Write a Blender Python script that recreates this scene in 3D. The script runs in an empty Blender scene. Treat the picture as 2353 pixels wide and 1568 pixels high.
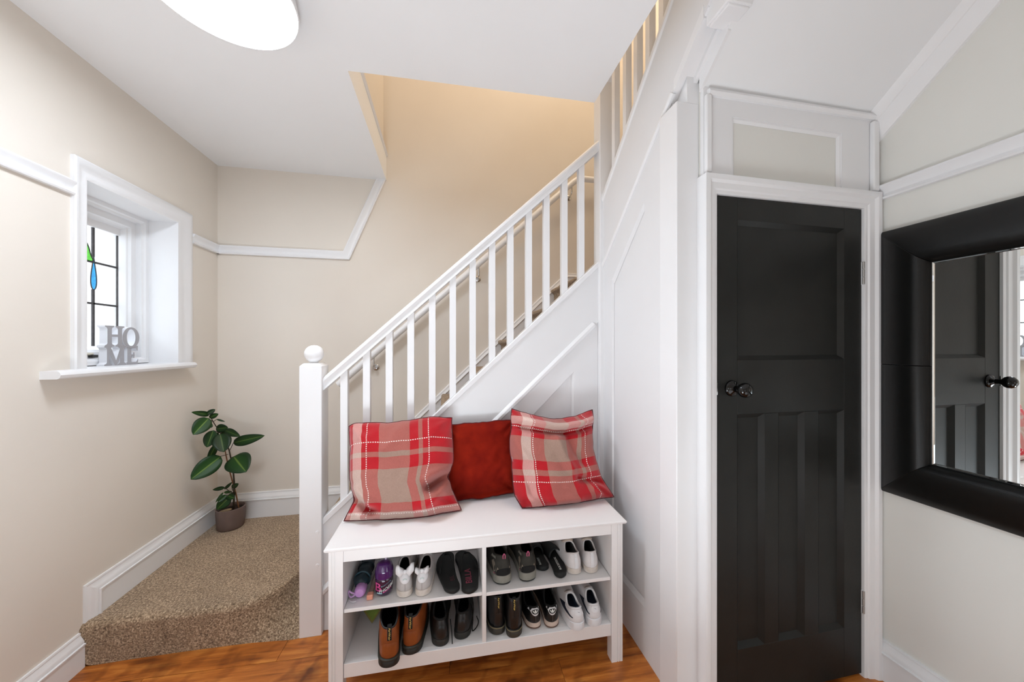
import bpy, bmesh, math, random
from mathutils import Vector, Matrix
random.seed(7)
S = bpy.context.scene
C = S.collection
PI = math.pi

# ------------------------------------------------------------------ camera, world, light, exposure
cam_d = bpy.data.cameras.new('camera'); cam = bpy.data.objects.new('camera', cam_d); C.objects.link(cam)
cam_d.sensor_width = 36.0; cam_d.lens = 784.0 / 2353.0 * 36.0
cam_d.shift_y = 11.0 / 2353.0; cam_d.clip_start = 0.02
YAW = math.atan(155.0 / 784.0)
cam.location = (0, 0, 1.30); cam.rotation_euler = (PI / 2, 0, -YAW)
S.camera = cam
S.view_settings.view_transform = 'Standard'; S.view_settings.look = 'None'
S.view_settings.gamma = 1.0; S.view_settings.use_curve_mapping = False
S.view_settings.exposure = 0.5

w = bpy.data.worlds.new('overcast_sky'); S.world = w; w.use_nodes = True
bg = w.node_tree.nodes['Background']; bg.inputs[0].default_value = (0.88, 0.94, 1.0, 1); bg.inputs[1].default_value = 1.6

def area(name, loc, rot, sx, sy, power, col, portal=False):
    d = bpy.data.lights.new(name, 'AREA'); d.shape = 'RECTANGLE'; d.size = sx; d.size_y = sy
    d.energy = power; d.color = col
    if portal: d.cycles.is_portal = True
    o = bpy.data.objects.new(name, d); C.objects.link(o); o.location = loc; o.rotation_euler = rot
    return o
# fill lights added outside the view to brighten ceiling and walls, not real fittings
area('fill_up', (-0.25, 0.25, 0.25), (PI, 0, 0), 0.6, 0.6, 15.5, (0.8, 0.92, 1.0))
pd = bpy.data.lights.new('fill_low', 'POINT'); pd.energy = 7; pd.color = (0.8, 0.92, 1.0); pd.shadow_soft_size = 0.35  # added low fill, one each side, no lamp stands here
po = bpy.data.objects.new('fill_low', pd); C.objects.link(po); po.location = (-0.6, -0.1, 0.6)
pd2 = pd.copy(); pd2.energy = 6; po2 = bpy.data.objects.new('fill_low', pd2); C.objects.link(po2); po2.location = (1.0, 0.1, 0.5)
area('fill_down', (-0.45, -0.75, 2.40), (0, 0, 0), 0.4, 0.4, 0.8, (0.8, 0.92, 1.0))  # added weak fill from above, behind the camera
# daylight through the little leaded window
area('side_window_daylight', (-1.95, 1.96, 1.60), (0, -PI / 2, 0), 0.8, 0.6, 1.5, (0.90, 0.95, 1.0))
# warm lamp on the upper landing
ld = bpy.data.lights.new('landing_lamp', 'POINT'); ld.energy = 27; ld.color = (1.0, 0.80, 0.58); ld.shadow_soft_size = 0.12
lo = bpy.data.objects.new('landing_lamp', ld); C.objects.link(lo); lo.location = (0.75, 1.75, 4.25)
LAMP_STRENGTH = 27

# ------------------------------------------------------------------ materials
def lin(c):
    def f(x):
        x = x / 255.0
        return x / 12.92 if x <= 0.04045 else ((x + 0.055) / 1.055) ** 2.4
    return (f(c[0]), f(c[1]), f(c[2]), 1)
MATS = {}
def nt(m): return m.node_tree.nodes, m.node_tree.links
def mat(name, rgb, rough=0.5, metal=0.0, vary=0.04, scale=30.0, bump=0.0, bscale=200.0, spec=0.5, coat=0.0, sheen=0.0, rgb2=None, trans=0.0, emit=0.0):
    if name in MATS: return MATS[name]
    m = bpy.data.materials.new(name); m.use_nodes = True
    N, L = nt(m); p = N['Principled BSDF']
    p.inputs['Roughness'].default_value = rough; p.inputs['Metallic'].default_value = metal
    p.inputs['Specular IOR Level'].default_value = spec
    p.inputs['Coat Weight'].default_value = coat; p.inputs['Coat Roughness'].default_value = 0.1
    p.inputs['Sheen Weight'].default_value = sheen
    p.inputs['Transmission Weight'].default_value = trans
    tc = N.new('ShaderNodeTexCoord'); n = N.new('ShaderNodeTexNoise'); n.inputs['Scale'].default_value = scale
    n.inputs['Detail'].default_value = 4.0
    L.new(tc.outputs['Object'], n.inputs['Vector'])
    r = N.new('ShaderNodeValToRGB')
    c = lin(rgb)
    if rgb2 is None:
        lo_ = tuple(x * (1 - vary) for x in c[:3]) + (1,); hi = tuple(min(1, x * (1 + vary)) for x in c[:3]) + (1,)
    else: lo_, hi = c, lin(rgb2)
    r.color_ramp.elements[0].color = lo_; r.color_ramp.elements[1].color = hi
    r.color_ramp.elements[0].position = 0.3; r.color_ramp.elements[1].position = 0.7
    L.new(n.outputs['Fac'], r.inputs['Fac']); L.new(r.outputs['Color'], p.inputs['Base Color'])
    if emit > 0:
        L.new(r.outputs['Color'], p.inputs['Emission Color']); p.inputs['Emission Strength'].default_value = emit
    if bump > 0:
        n2 = N.new('ShaderNodeTexNoise'); n2.inputs['Scale'].default_value = bscale; n2.inputs['Detail'].default_value = 3
        L.new(tc.outputs['Object'], n2.inputs['Vector'])
        b = N.new('ShaderNodeBump'); b.inputs['Strength'].default_value = bump; b.inputs['Distance'].default_value = 0.002
        L.new(n2.outputs['Fac'], b.inputs['Height']); L.new(b.outputs['Normal'], p.inputs['Normal'])
    MATS[name] = m
    return m

M_WALL = mat('cream_wall_paint', (230, 221, 210), 0.85, vary=0.015, scale=3, bump=0.06, bscale=120)
M_WALLG = mat('pale_grey_wall_paint', (232, 230, 224), 0.85, vary=0.015, scale=3, bump=0.06, bscale=120)
M_CEIL = mat('ceiling_paint', (243, 243, 244), 0.9, vary=0.012, scale=2, bump=0.05, bscale=80)
M_TRIM = mat('white_gloss_paint', (240, 239, 240), 0.35, vary=0.01, scale=6)
M_PANEL = mat('white_eggshell_paint', (233, 232, 233), 0.45, vary=0.012, scale=4, bump=0.03, bscale=60)
M_BENCH = mat('white_foil', (240, 236, 235), 0.4, vary=0.008, scale=8)
M_BLACK = mat('black_door_paint', (31, 31, 29), 0.45, vary=0.2, scale=9, bump=0.10, bscale=90, spec=0.25, rgb2=(37, 37, 35))
M_CHROME = mat('chrome', (215, 215, 215), 0.18, metal=1.0, vary=0.02)
M_KNOB = mat('black_glazed_knob', (6, 6, 6), 0.08, spec=0.5, coat=0.0)
M_LEAD = mat('dark_lead', (70, 66, 66), 0.5, metal=0.4, vary=0.2, scale=60)
M_RUST = mat('bare_timber_edge', (140, 88, 62), 0.7, vary=0.15)
M_LEATHER = mat('black_leather', (13, 13, 12), 0.36, vary=0.2, scale=60, bump=0.2, bscale=700, spec=0.35)

def mat_carpet():
    m = bpy.data.materials.new('flecked_brown_carpet'); m.use_nodes = True
    N, L = nt(m); p = N['Principled BSDF']; p.inputs['Roughness'].default_value = 0.95
    p.inputs['Specular IOR Level'].default_value = 0.1; p.inputs['Sheen Weight'].default_value = 0.25
    tc = N.new('ShaderNodeTexCoord')
    n = N.new('ShaderNodeTexNoise'); n.inputs['Scale'].default_value = 150; n.inputs['Detail'].default_value = 3; n.inputs['Roughness'].default_value = 0.75
    n2 = N.new('ShaderNodeTexNoise'); n2.inputs['Scale'].default_value = 9; n2.inputs['Detail'].default_value = 3
    for q in (n, n2): L.new(tc.outputs['Object'], q.inputs['Vector'])
    r = N.new('ShaderNodeValToRGB'); e = r.color_ramp.elements
    e[0].position = 0.33; e[0].color = lin((84, 66, 50)); e[1].position = 0.66; e[1].color = lin((226, 202, 172))
    a = e.new(0.45); a.color = lin((146, 122, 98)); b_ = e.new(0.55); b_.color = lin((176, 151, 124))
    L.new(n.outputs['Fac'], r.inputs['Fac'])
    mx = N.new('ShaderNodeMix'); mx.data_type = 'RGBA'; mx.blend_type = 'MULTIPLY'; mx.inputs[0].default_value = 0.35
    L.new(r.outputs['Color'], mx.inputs[6]); 
    r2 = N.new('ShaderNodeValToRGB'); r2.color_ramp.elements[0].color = (0.62, 0.6, 0.58, 1); r2.color_ramp.elements[0].position = 0.35; r2.color_ramp.elements[1].position = 0.6
    L.new(n2.outputs['Fac'], r2.inputs['Fac']); L.new(r2.outputs['Color'], mx.inputs[7])
    L.new(mx.outputs[2], p.inputs['Base Color'])
    b = N.new('ShaderNodeBump'); b.inputs['Strength'].default_value = 0.9; b.inputs['Distance'].default_value = 0.004
    L.new(n.outputs['Fac'], b.inputs['Height']); L.new(b.outputs['Normal'], p.inputs['Normal'])
    return m
M_CARPET = mat_carpet()

def mat_wood():
    m = bpy.data.materials.new('orange_brown_oak'); m.use_nodes = True
    N, L = nt(m); p = N['Principled BSDF']; p.inputs['Roughness'].default_value = 0.38
    tc = N.new('ShaderNodeTexCoord'); oi = N.new('ShaderNodeObjectInfo')
    ad = N.new('ShaderNodeVectorMath'); ad.operation = 'ADD'
    mul = N.new('ShaderNodeVectorMath'); mul.operation = 'SCALE'; mul.inputs['Scale'].default_value = 13.0
    cx = N.new('ShaderNodeCombineXYZ'); L.new(oi.outputs['Random'], cx.inputs[0]); L.new(oi.outputs['Random'], cx.inputs[1])
    L.new(cx.outputs[0], mul.inputs[0]); L.new(tc.outputs['Object'], ad.inputs[0]); L.new(mul.outputs[0], ad.inputs[1])
    mp = N.new('ShaderNodeMapping'); mp.inputs['Scale'].default_value = (2.2, 22, 22); L.new(ad.outputs[0], mp.inputs['Vector'])
    n = N.new('ShaderNodeTexNoise'); n.inputs['Scale'].default_value = 1.6; n.inputs['Detail'].default_value = 7; n.inputs['Roughness'].default_value = 0.62; n.inputs['Distortion'].default_value = 0.6
    L.new(mp.outputs[0], n.inputs['Vector'])
    r = N.new('ShaderNodeValToRGB'); e = r.color_ramp.elements
    e[0].position = 0.28; e[0].color = lin((112, 58, 22)); e[1].position = 0.75; e[1].color = lin((220, 146, 68))
    k = e.new(0.5); k.color = lin((182, 104, 40))
    L.new(n.outputs['Fac'], r.inputs['Fac'])
    # dark knots
    n3 = N.new('ShaderNodeTexNoise'); n3.inputs['Scale'].default_value = 5.5; n3.inputs['Detail'].default_value = 3; L.new(ad.outputs[0], n3.inputs['Vector'])
    r3 = N.new('ShaderNodeValToRGB'); r3.color_ramp.elements[0].position = 0.30; r3.color_ramp.elements[0].color = (0.22, 0.15, 0.13, 1); r3.color_ramp.elements[1].position = 0.43
    r3.color_ramp.elements[1].color = (1, 1, 1, 1)
    L.new(n3.outputs['Fac'], r3.inputs['Fac'])
    # slanting saw marks across the board
    mp2 = N.new('ShaderNodeMapping'); mp2.inputs['Rotation'].default_value = (0, 0, 0.5); L.new(ad.outputs[0], mp2.inputs['Vector'])
    wv = N.new('ShaderNodeTexWave'); wv.inputs['Scale'].default_value = 2.2; wv.inputs['Distortion'].default_value = 9; wv.inputs['Detail'].default_value = 3; wv.inputs['Detail Scale'].default_value = 1.5
    L.new(mp2.outputs[0], wv.inputs['Vector'])
    r4 = N.new('ShaderNodeValToRGB'); r4.color_ramp.elements[0].position = 0.0; r4.color_ramp.elements[0].color = (0.62, 0.55, 0.5, 1); r4.color_ramp.elements[1].position = 0.25
    L.new(wv.outputs['Fac'], r4.inputs['Fac'])
    m1 = N.new('ShaderNodeMix'); m1.data_type = 'RGBA'; m1.blend_type = 'MULTIPLY'; m1.inputs[0].default_value = 0.9
    L.new(r.outputs['Color'], m1.inputs[6]); L.new(r3.outputs['Color'], m1.inputs[7])
    m2 = N.new('ShaderNodeMix'); m2.data_type = 'RGBA'; m2.blend_type = 'MULTIPLY'; m2.inputs[0].default_value = 0.6
    L.new(m1.outputs[2], m2.inputs[6]); L.new(r4.outputs['Color'], m2.inputs[7])
    L.new(m2.outputs[2], p.inputs['Base Color'])
    b = N.new('ShaderNodeBump'); b.inputs['Strength'].default_value = 0.15; b.inputs['Distance'].default_value = 0.002
    L.new(n.outputs['Fac'], b.inputs['Height']); L.new(b.outputs['Normal'], p.inputs['Normal'])
    return m
M_WOOD = mat_wood()

def mat_tartan(name, warp, weft, dash_u, dash_v):
    """woven check from the cloth's own UV: warp and weft stripes mixed half and half, white running stitches"""
    m = bpy.data.materials.new(name); m.use_nodes = True
    N, L = nt(m); p = N['Principled BSDF']; p.inputs['Roughness'].default_value = 0.9
    p.inputs['Specular IOR Level'].default_value = 0.15; p.inputs['Sheen Weight'].default_value = 0.3
    uv = N.new('ShaderNodeUVMap'); sx = N.new('ShaderNodeSeparateXYZ'); L.new(uv.outputs[0], sx.inputs[0])
    def stripes(out, st):
        r = N.new('ShaderNodeValToRGB'); r.color_ramp.interpolation = 'CONSTANT'
        e = r.color_ramp.elements
        e[0].position = 0; e[0].color = st[0][1]
        e[1].position = st[1][0]; e[1].color = st[1][1]
        for pos, c in st[2:]:
            q = e.new(pos); q.color = c
        L.new(out, r.inputs['Fac']); return r.outputs['Color']
    a = stripes(sx.outputs[0], warp); b = stripes(sx.outputs[1], weft)
    mx = N.new('ShaderNodeMix'); mx.data_type = 'RGBA'; mx.inputs[0].default_value = 0.5
    L.new(a, mx.inputs[6]); L.new(b, mx.inputs[7]); col = mx.outputs[2]
    def math_(op, x, y=None, clamp=False):
        q = N.new('ShaderNodeMath'); q.operation = op; q.use_clamp = clamp
        for i, v in enumerate((x, y)):
            if v is None: continue
            if isinstance(v, (int, float)): q.inputs[i].default_value = v
            else: L.new(v, q.inputs[i])
        return q.outputs[0]
    def dash(along, across, pos):
        d = math_('ABSOLUTE', math_('SUBTRACT', across, pos))
        line = math_('LESS_THAN', d, 0.0043)
        fr = math_('FRACT', math_('MULTIPLY', along, 46.0))
        return math_('MULTIPLY', line, math_('LESS_THAN', fr, 0.58))
    tot = None
    for pos in dash_u:
        q = dash(sx.outputs[1], sx.outputs[0], pos); tot = q if tot is None else math_('MAXIMUM', tot, q)
    for pos in dash_v:
        q = dash(sx.outputs[0], sx.outputs[1], pos); tot = q if tot is None else math_('MAXIMUM', tot, q)
    m2 = N.new('ShaderNodeMix'); m2.data_type = 'RGBA'; L.new(tot, m2.inputs[0]); L.new(col, m2.inputs[6]); m2.inputs[7].default_value = lin((240, 228, 222))
    # fleck of the weave
    nz = N.new('ShaderNodeTexNoise'); nz.inputs['Scale'].default_value = 260; nz.inputs['Detail'].default_value = 2
    tc = N.new('ShaderNodeTexCoord'); L.new(tc.outputs['Object'], nz.inputs['Vector'])
    rr = N.new('ShaderNodeValToRGB'); rr.color_ramp.elements[0].position = 0.3; rr.color_ramp.elements[0].color = (0.78, 0.76, 0.74, 1); rr.color_ramp.elements[1].position = 0.7
    L.new(nz.outputs['Fac'], rr.inputs['Fac'])
    m3 = N.new('ShaderNodeMix'); m3.data_type = 'RGBA'; m3.blend_type = 'MULTIPLY'; m3.inputs[0].default_value = 0.6
    L.new(m2.outputs[2], m3.inputs[6]); L.new(rr.outputs['Color'], m3.inputs[7]); L.new(m3.outputs[2], p.inputs['Base Color'])
    bp = N.new('ShaderNodeBump'); bp.inputs['Strength'].default_value = 0.2; bp.inputs['Distance'].default_value = 0.001
    L.new(nz.outputs['Fac'], bp.inputs['Height']); L.new(bp.outputs['Normal'], p.inputs['Normal'])
    return m

def mat_leaf():
    m = bpy.data.materials.new('rubber_plant_leaf'); m.use_nodes = True
    N, L = nt(m); p = N['Principled BSDF']; p.inputs['Roughness'].default_value = 0.42; p.inputs['Specular IOR Level'].default_value = 0.3
    uv = N.new('ShaderNodeUVMap'); sx = N.new('ShaderNodeSeparateXYZ'); L.new(uv.outputs[0], sx.inputs[0])
    r = N.new('ShaderNodeValToRGB'); e = r.color_ramp.elements
    e[0].position = 0.0; e[0].color = lin((112, 138, 62)); e[1].position = 1.0; e[1].color = lin((20, 50, 22))
    k = e.new(0.1); k.color = lin((40, 78, 30))
    L.new(sx.outputs[0], r.inputs['Fac'])
    oi = N.new('ShaderNodeObjectInfo')
    hs = N.new('ShaderNodeHueSaturation'); mr = N.new('ShaderNodeMapRange'); mr.inputs[3].default_value = 0.5; mr.inputs[4].default_value = 1.15
    L.new(oi.outputs['Random'], mr.inputs[0]); L.new(mr.outputs[0], hs.inputs['Value']); L.new(r.outputs['Color'], hs.inputs['Color'])
    L.new(hs.outputs[0], p.inputs['Base Color'])
    return m
M_LEAF = mat_leaf()

def mat_glass(name, col, gloss=0.06):
    """thin window glass: clear or coloured see-through pane with a faint surface reflection"""
    m = bpy.data.materials.new(name); m.use_nodes = True
    N, L = nt(m); N.remove(N['Principled BSDF']); out = N['Material Output']
    t = N.new('ShaderNodeBsdfTransparent'); g = N.new('ShaderNodeBsdfGlossy'); g.inputs['Roughness'].default_value = 0.03
    n = N.new('ShaderNodeTexNoise'); n.inputs['Scale'].default_value = 90
    tc = N.new('ShaderNodeTexCoord'); L.new(tc.outputs['Object'], n.inputs['Vector'])
    mc = N.new('ShaderNodeMix'); mc.data_type = 'RGBA'
    L.new(n.outputs['Fac'], mc.inputs[0])
    mc.inputs[6].default_value = tuple(c * 0.85 for c in col) + (1,); mc.inputs[7].default_value = tuple(min(1, c * 1.1) for c in col) + (1,)
    L.new(mc.outputs[2], t.inputs['Color'])
    mx = N.new('ShaderNodeMixShader'); mx.inputs[0].default_value = gloss
    L.new(t.outputs[0], mx.inputs[1]); L.new(g.outputs[0], mx.inputs[2]); L.new(mx.outputs[0], out.inputs['Surface'])
    return m
M_GLASS = mat_glass('clear_leaded_glass', (0.95, 0.97, 0.98))
M_BLUEG = mat_glass('blue_stained_glass', (0.20, 0.58, 0.82))
M_GREENG = mat_glass('green_stained_glass', (0.36, 0.74, 0.24))

# ------------------------------------------------------------------ mesh helpers
def link(name, me, m=None, parent=None, smooth=False):
    """one mesh object; meshes are made in world space and moved into their parent's space"""
    o = bpy.data.objects.new(name, me); C.objects.link(o)
    if m is not None:
        for q in (m if isinstance(m, (list, tuple)) else [m]): me.materials.append(q)
    if smooth:
        for p in me.polygons: p.use_smooth = True
    if parent is not None:
        o.parent = parent
        r = parent
        while r.parent is not None: r = r.parent
        mw = r.get('_mw')
        if mw is not None:
            me.transform(Matrix([mw[0:4], mw[4:8], mw[8:12], mw[12:16]]).inverted())
    return o
def from_bm(name, bm, m=None, parent=None, smooth=False, recalc=True):
    if recalc: bmesh.ops.recalc_face_normals(bm, faces=bm.faces[:])
    me = bpy.data.meshes.new(name); bm.to_mesh(me); bm.free()
    return link(name, me, m, parent, smooth)
def auto_smooth(o, ang=35):
    for p in o.data.polygons: p.use_smooth = True
    o.data.set_sharp_from_angle(angle=math.radians(ang))
    return o
def bevel(o, wd=0.002, seg=2):
    b = o.modifiers.new('edge', 'BEVEL'); b.width = wd; b.segments = seg; b.limit_method = 'ANGLE'; b.angle_limit = math.radians(40)
    return auto_smooth(o)
def tag(o, label=None, cat=None, group=None, kind=None):
    if label: o['label'] = label
    if cat: o['category'] = cat
    if group: o['group'] = group
    if kind: o['kind'] = kind
    return o
def thing(name, label, cat, loc=(0, 0, 0), rz=0.0, group=None):
    o = bpy.data.objects.new(name, None); C.objects.link(o); o.empty_display_size = 0.05
    o.location = loc; o.rotation_euler = (0, 0, rz)
    mw = Matrix.Translation(loc) @ Matrix.Rotation(rz, 4, 'Z')
    o['_mw'] = [v for row in mw for v in row]
    return tag(o, label, cat, group)
class Loc:
    """local frame of a thing: gives world points from local ones"""
    def __init__(s, o): 
        v = o['_mw']; s.m = Matrix([v[0:4], v[4:8], v[8:12], v[12:16]])
    def __call__(s, x, y, z): return s.m @ Vector((x, y, z))
def bm_box(bm, lo, hi, f=None):
    x0, y0, z0 = lo; x1, y1, z1 = hi
    P = [(x0, y0, z0), (x1, y0, z0), (x1, y1, z0), (x0, y1, z0), (x0, y0, z1), (x1, y0, z1), (x1, y1, z1), (x0, y1, z1)]
    V = [bm.verts.new(f(*p) if f else p) for p in P]
    for q in ((0, 3, 2, 1), (4, 5, 6, 7), (0, 1, 5, 4), (1, 2, 6, 5), (2, 3, 7, 6), (3, 0, 4, 7)): bm.faces.new([V[i] for i in q])
def box(name, lo, hi, m, parent=None, bv=0.0, f=None):
    bm = bmesh.new(); bm_box(bm, lo, hi, f); o = from_bm(name, bm, m, parent)
    if bv: bevel(o, bv)
    return o
def prism(bm, poly, mapf, n0, n1):
    a = [bm.verts.new(mapf(u, v, n0)) for u, v in poly]; b = [bm.verts.new(mapf(u, v, n1)) for u, v in poly]
    k = len(poly)
    bm.faces.new(a); bm.faces.new(b[::-1])
    for i in range(k): bm.faces.new([a[i], b[i], b[(i + 1) % k], a[(i + 1) % k]])
def ribbon(bm, path, prof, mapf, closed=False):
    """sweep a closed profile (t to the left of travel, n out of the plane) along a mitred path in a plane"""
    k = len(path); rows = []
    def nrm(a, b):
        d = Vector((b[0] - a[0], b[1] - a[1])); d.normalize(); return Vector((-d.y, d.x))
    for i in range(k):
        if closed: a, b = nrm(path[i - 1], path[i]), nrm(path[i], path[(i + 1) % k])
        elif i == 0: a = b = nrm(path[0], path[1])
        elif i == k - 1: a = b = nrm(path[-2], path[-1])
        else: a, b = nrm(path[i - 1], path[i]), nrm(path[i], path[i + 1])
        mm = (a + b) / (1 + a.dot(b))
        rows.append([bm.verts.new(mapf(path[i][0] + mm.x * t, path[i][1] + mm.y * t, n)) for t, n in prof])
    q = len(prof)
    for i in range(k if closed else k - 1):
        A, B = rows[i], rows[(i + 1) % k]
        for j in range(q): bm.faces.new([A[j], A[(j + 1) % q], B[(j + 1) % q], B[j]])
    if not closed: bm.faces.new(rows[0]); bm.faces.new(rows[-1][::-1])
def ribbon_obj(name, path, prof, mapf, m, parent=None, closed=False, ang=30):
    bm = bmesh.new(); ribbon(bm, path, prof, mapf, closed); return auto_smooth(from_bm(name, bm, m, parent), ang)
def tube_bm(bm, pts, r, n=10, closed=False):
    pts = [Vector(p) for p in pts]; k = len(pts); rings = []
    up = None
    for i in range(k):
        if closed: d = pts[(i + 1) % k] - pts[i - 1]
        else: d = pts[min(i + 1, k - 1)] - pts[max(i - 1, 0)]
        d.normalize()
        if up is None:
            up = Vector((0, 0, 1)) if abs(d.z) < 0.9 else Vector((1, 0, 0))
        s = d.cross(up)
        if s.length < 1e-6: s = d.cross(Vector((0, 1, 0)))
        s.normalize(); up = s.cross(d).normalized()
        rr = r[i] if isinstance(r, (list, tuple)) else r
        rings.append([bm.verts.new(pts[i] + (s * math.cos(2 * PI * j / n) + up * math.sin(2 * PI * j / n)) * rr) for j in range(n)])
    for i in range(k if closed else k - 1):
        A, B = rings[i], rings[(i + 1) % k]
        for j in range(n): bm.faces.new([A[j], A[(j + 1) % n], B[(j + 1) % n], B[j]])
    if not closed: bm.faces.new(rings[0][::-1]); bm.faces.new(rings[-1])
def soft(pts, closed=False, times=2):
    """round the corners of a cord's path"""
    pts = [Vector(q) for q in pts]
    for _ in range(times):
        out = []; k = len(pts)
        for i in range(k if closed else k - 1):
            a, b = pts[i], pts[(i + 1) % k]; out += [a.lerp(b, 0.25), a.lerp(b, 0.75)]
        pts = out if closed else [pts[0]] + out + [pts[-1]]
    return pts
def tube(name, pts, r, m, parent=None, n=10, closed=False):
    if name in ('loose_lace', 'wrist_strap', 'strap_cord', 'pull_loop', 'bracket_arm', 'lace', 'petiole'): pts = soft(pts, closed)
    bm = bmesh.new(); tube_bm(bm, pts, r, n, closed); return auto_smooth(from_bm(name, bm, m, parent), 50)
def lathe(name, prof, origin, axis, m, parent=None, n=32, ang=40):
    """revolve (radius, distance along axis)"""
    ax = Vector(axis).normalized(); s = ax.orthogonal().normalized(); t = ax.cross(s); o0 = Vector(origin)
    bm = bmesh.new(); rows = []
    for r, h in prof:
        if r < 1e-6: rows.append([bm.verts.new(o0 + ax * h)])
        else: rows.append([bm.verts.new(o0 + ax * h + (s * math.cos(2 * PI * j / n) + t * math.sin(2 * PI * j / n)) * r) for j in range(n)])
    for A, B in zip(rows, rows[1:]):
        for j in range(n):
            a = [A[j % len(A)], A[(j + 1) % len(A)], B[(j + 1) % len(B)], B[j % len(B)]]
            u = []
            for v in a:
                if v not in u: u.append(v)
            if len(u) > 2: bm.faces.new(u)
    if len(rows[0]) > 1: bm.faces.new(rows[0][::-1])
    if len(rows[-1]) > 1: bm.faces.new(rows[-1])
    return auto_smooth(from_bm(name, bm, m, parent), ang)
def text_mesh(body, size, extr=0.0):
    c = bpy.data.curves.new('lettering', 'FONT'); c.body = body; c.size = size; c.extrude = extr; c.align_x = 'CENTER'; c.align_y = 'CENTER'; c.resolution_u = 3
    o = bpy.data.objects.new('lettering', c); C.objects.link(o)
    dg = bpy.context.evaluated_depsgraph_get(); dg.update()
    me = bpy.data.meshes.new_from_object(o.evaluated_get(dg)); bpy.data.objects.remove(o); bpy.data.curves.remove(c)
    return me
def lettering(name, body, size, mapf, m, parent, shear=0.0, sx=1.0, extr=0.0004, sub=True):
    me = text_mesh(body, size, extr)
    for v in me.vertices: v.co = Vector(mapf((v.co.x + shear * v.co.y) * sx, v.co.y, v.co.z))
    return link(name, me, m, parent)

XL, YB, XR, ZC = -1.45, 2.552, 1.69, 2.475       # left wall, back wall, right wall, ceiling
LEFT = lambda u, v, n: (XL + n, u, v)
BACK = lambda u, v, n: (u, YB - n, v)
RIGHT = lambda u, v, n: (XR - n, u, v)
SPAN = lambda u, v, n: (u, 1.705 - n, v)         # panelling under the lower flight
PANW = lambda u, v, n: (0.83 - n, u, v)          # panelling under the upper flight
DOORP = lambda u, v, n: (u, 1.055 - n, v)        # cupboard wall
def st(o, label=None): return tag(o, label, None, None, 'structure')

# ------------------------------------------------------------------ floor of planks
floor = st(box('floor', (-1.5, -1.7, -0.08), (1.75, 2.6, -0.012), mat('dark_subfloor', (48, 30, 20), 0.8)))
FA = -0.04
rows = {}
PW = 0.165; y = -1.75; row = 0
while y < 1.72:
    x = -1.62 - random.random() * 0.9
    while x < 1.70:
        ln = 1.18; x0, x1 = max(x, -1.60), min(x + ln, 1.78)
        if x1 - x0 > 0.05:
            yc = y + PW / 2
            def f(a, b, c, FA=FA): 
                return (a * math.cos(FA) - b * math.sin(FA) + 0.06, a * math.sin(FA) + b * math.cos(FA), c)
            o = bpy.data.objects.new('plank', None) if False else None
            bm = bmesh.new(); bm_box(bm, (x0 + 0.0007, y + 0.0007, -0.012), (x1 - 0.0007, y + PW - 0.0007, 0.0))
            me = bpy.data.meshes.new('plank'); bmesh.ops.recalc_face_normals(bm, faces=bm.faces[:]); bm.to_mesh(me); bm.free()
            me.transform(Matrix.Translation((0.02, -0.012, 0)))
            me.materials.append(M_WOOD)
            p = bpy.data.objects.new('plank', me); C.objects.link(p); p.parent = floor; p.rotation_euler = (0, 0, FA); p.location = (0, 0, -0.0002 * random.random())
        x += ln
    y += PW; row += 1

# ------------------------------------------------------------------ walls and ceiling
WY0, WY1, WZ0, WZ1 = 1.712, 2.210, 1.206, 1.985     # window opening in the left wall
def wall_left():
    bm = bmesh.new()
    for (a, b, c, d) in ((-1.7, WY0, 0, 2.75), (WY1, YB + 0.1, 0, 2.75), (WY0, WY1, 0, WZ0), (WY0, WY1, WZ1, 2.75)):
        bm_box(bm, (XL - 0.30, a, c), (XL, b, d))
    return from_bm('wall_left', bm, M_WALL)
st(wall_left(), 'cream hall wall with the small leaded window')
st(box('wall_back', (-1.75, YB, 0), (1.85, YB + 0.12, 4.95), M_WALL), 'cream wall rising behind the stairs')
st(box('wall_right', (XR, -1.7, 0), (XR + 0.12, YB, 4.95), M_WALLG), 'pale grey wall that carries the mirror')
bm = bmesh.new()
for (a, b, c, d) in ((-1.6, -0.25, 0, 2.6), (0.25, 1.75, 0, 2.6), (-0.25, 0.25, 1.2, 2.6), (-0.25, 0.25, 0, 0.6)):  # gap left in the unseen wall so sky light comes in as fill
    bm_box(bm, (a, -1.82, c), (b, -1.70, d))
st(from_bm('wall_rear', bm, M_WALL), 'wall behind the viewer, with an opening added to let in fill light')
bm = bmesh.new()
prism(bm, [(-1.45, -1.7), (1.69, -1.7), (1.69, 0.73), (0.71, 0.73), (0.71, 1.54), (-0.405, 1.565), (-0.405, 2.552), (-1.45, 2.552)], lambda u, v, n: (u, v, n), ZC, ZC + 0.19)
st(from_bm('ceiling', bm, M_CEIL), 'white hall ceiling with the stairwell cut out')
bm = bmesh.new()
prism(bm, [(1.055, 2.205), (0.73, 2.475), (0.73, 2.505), (1.055, 2.235)], lambda u, v, n: (n, u, v), 0.885, XR)
st(from_bm('ceiling_soffit', bm, M_CEIL), 'sloping soffit under the upper flight')
# upper storey shell seen through the stairwell
st(box('wall_upper_left', (-0.52, -1.7, 2.665), (-0.425, YB, 4.95), M_WALL), 'upstairs wall beside the stairwell')
st(box('wall_upper_front', (-0.52, -1.82, 2.665), (1.8, -1.70, 4.95), M_WALL))
st(box('ceiling_upper', (-0.55, -1.8, 4.90), (1.8, 2.65, 5.0), M_CEIL))
o = ribbon_obj('trim_1', [(1.57, 2.645), (2.55, 2.645)], [(0, 0), (0, 0.012), (0.012, 0.020), (0.024, 0.012), (0.024, 0)], lambda u, v, n: (-0.405 - 0.008 + n, u, v), M_TRIM)
st(o, 'thin bead along the stairwell edge')

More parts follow.
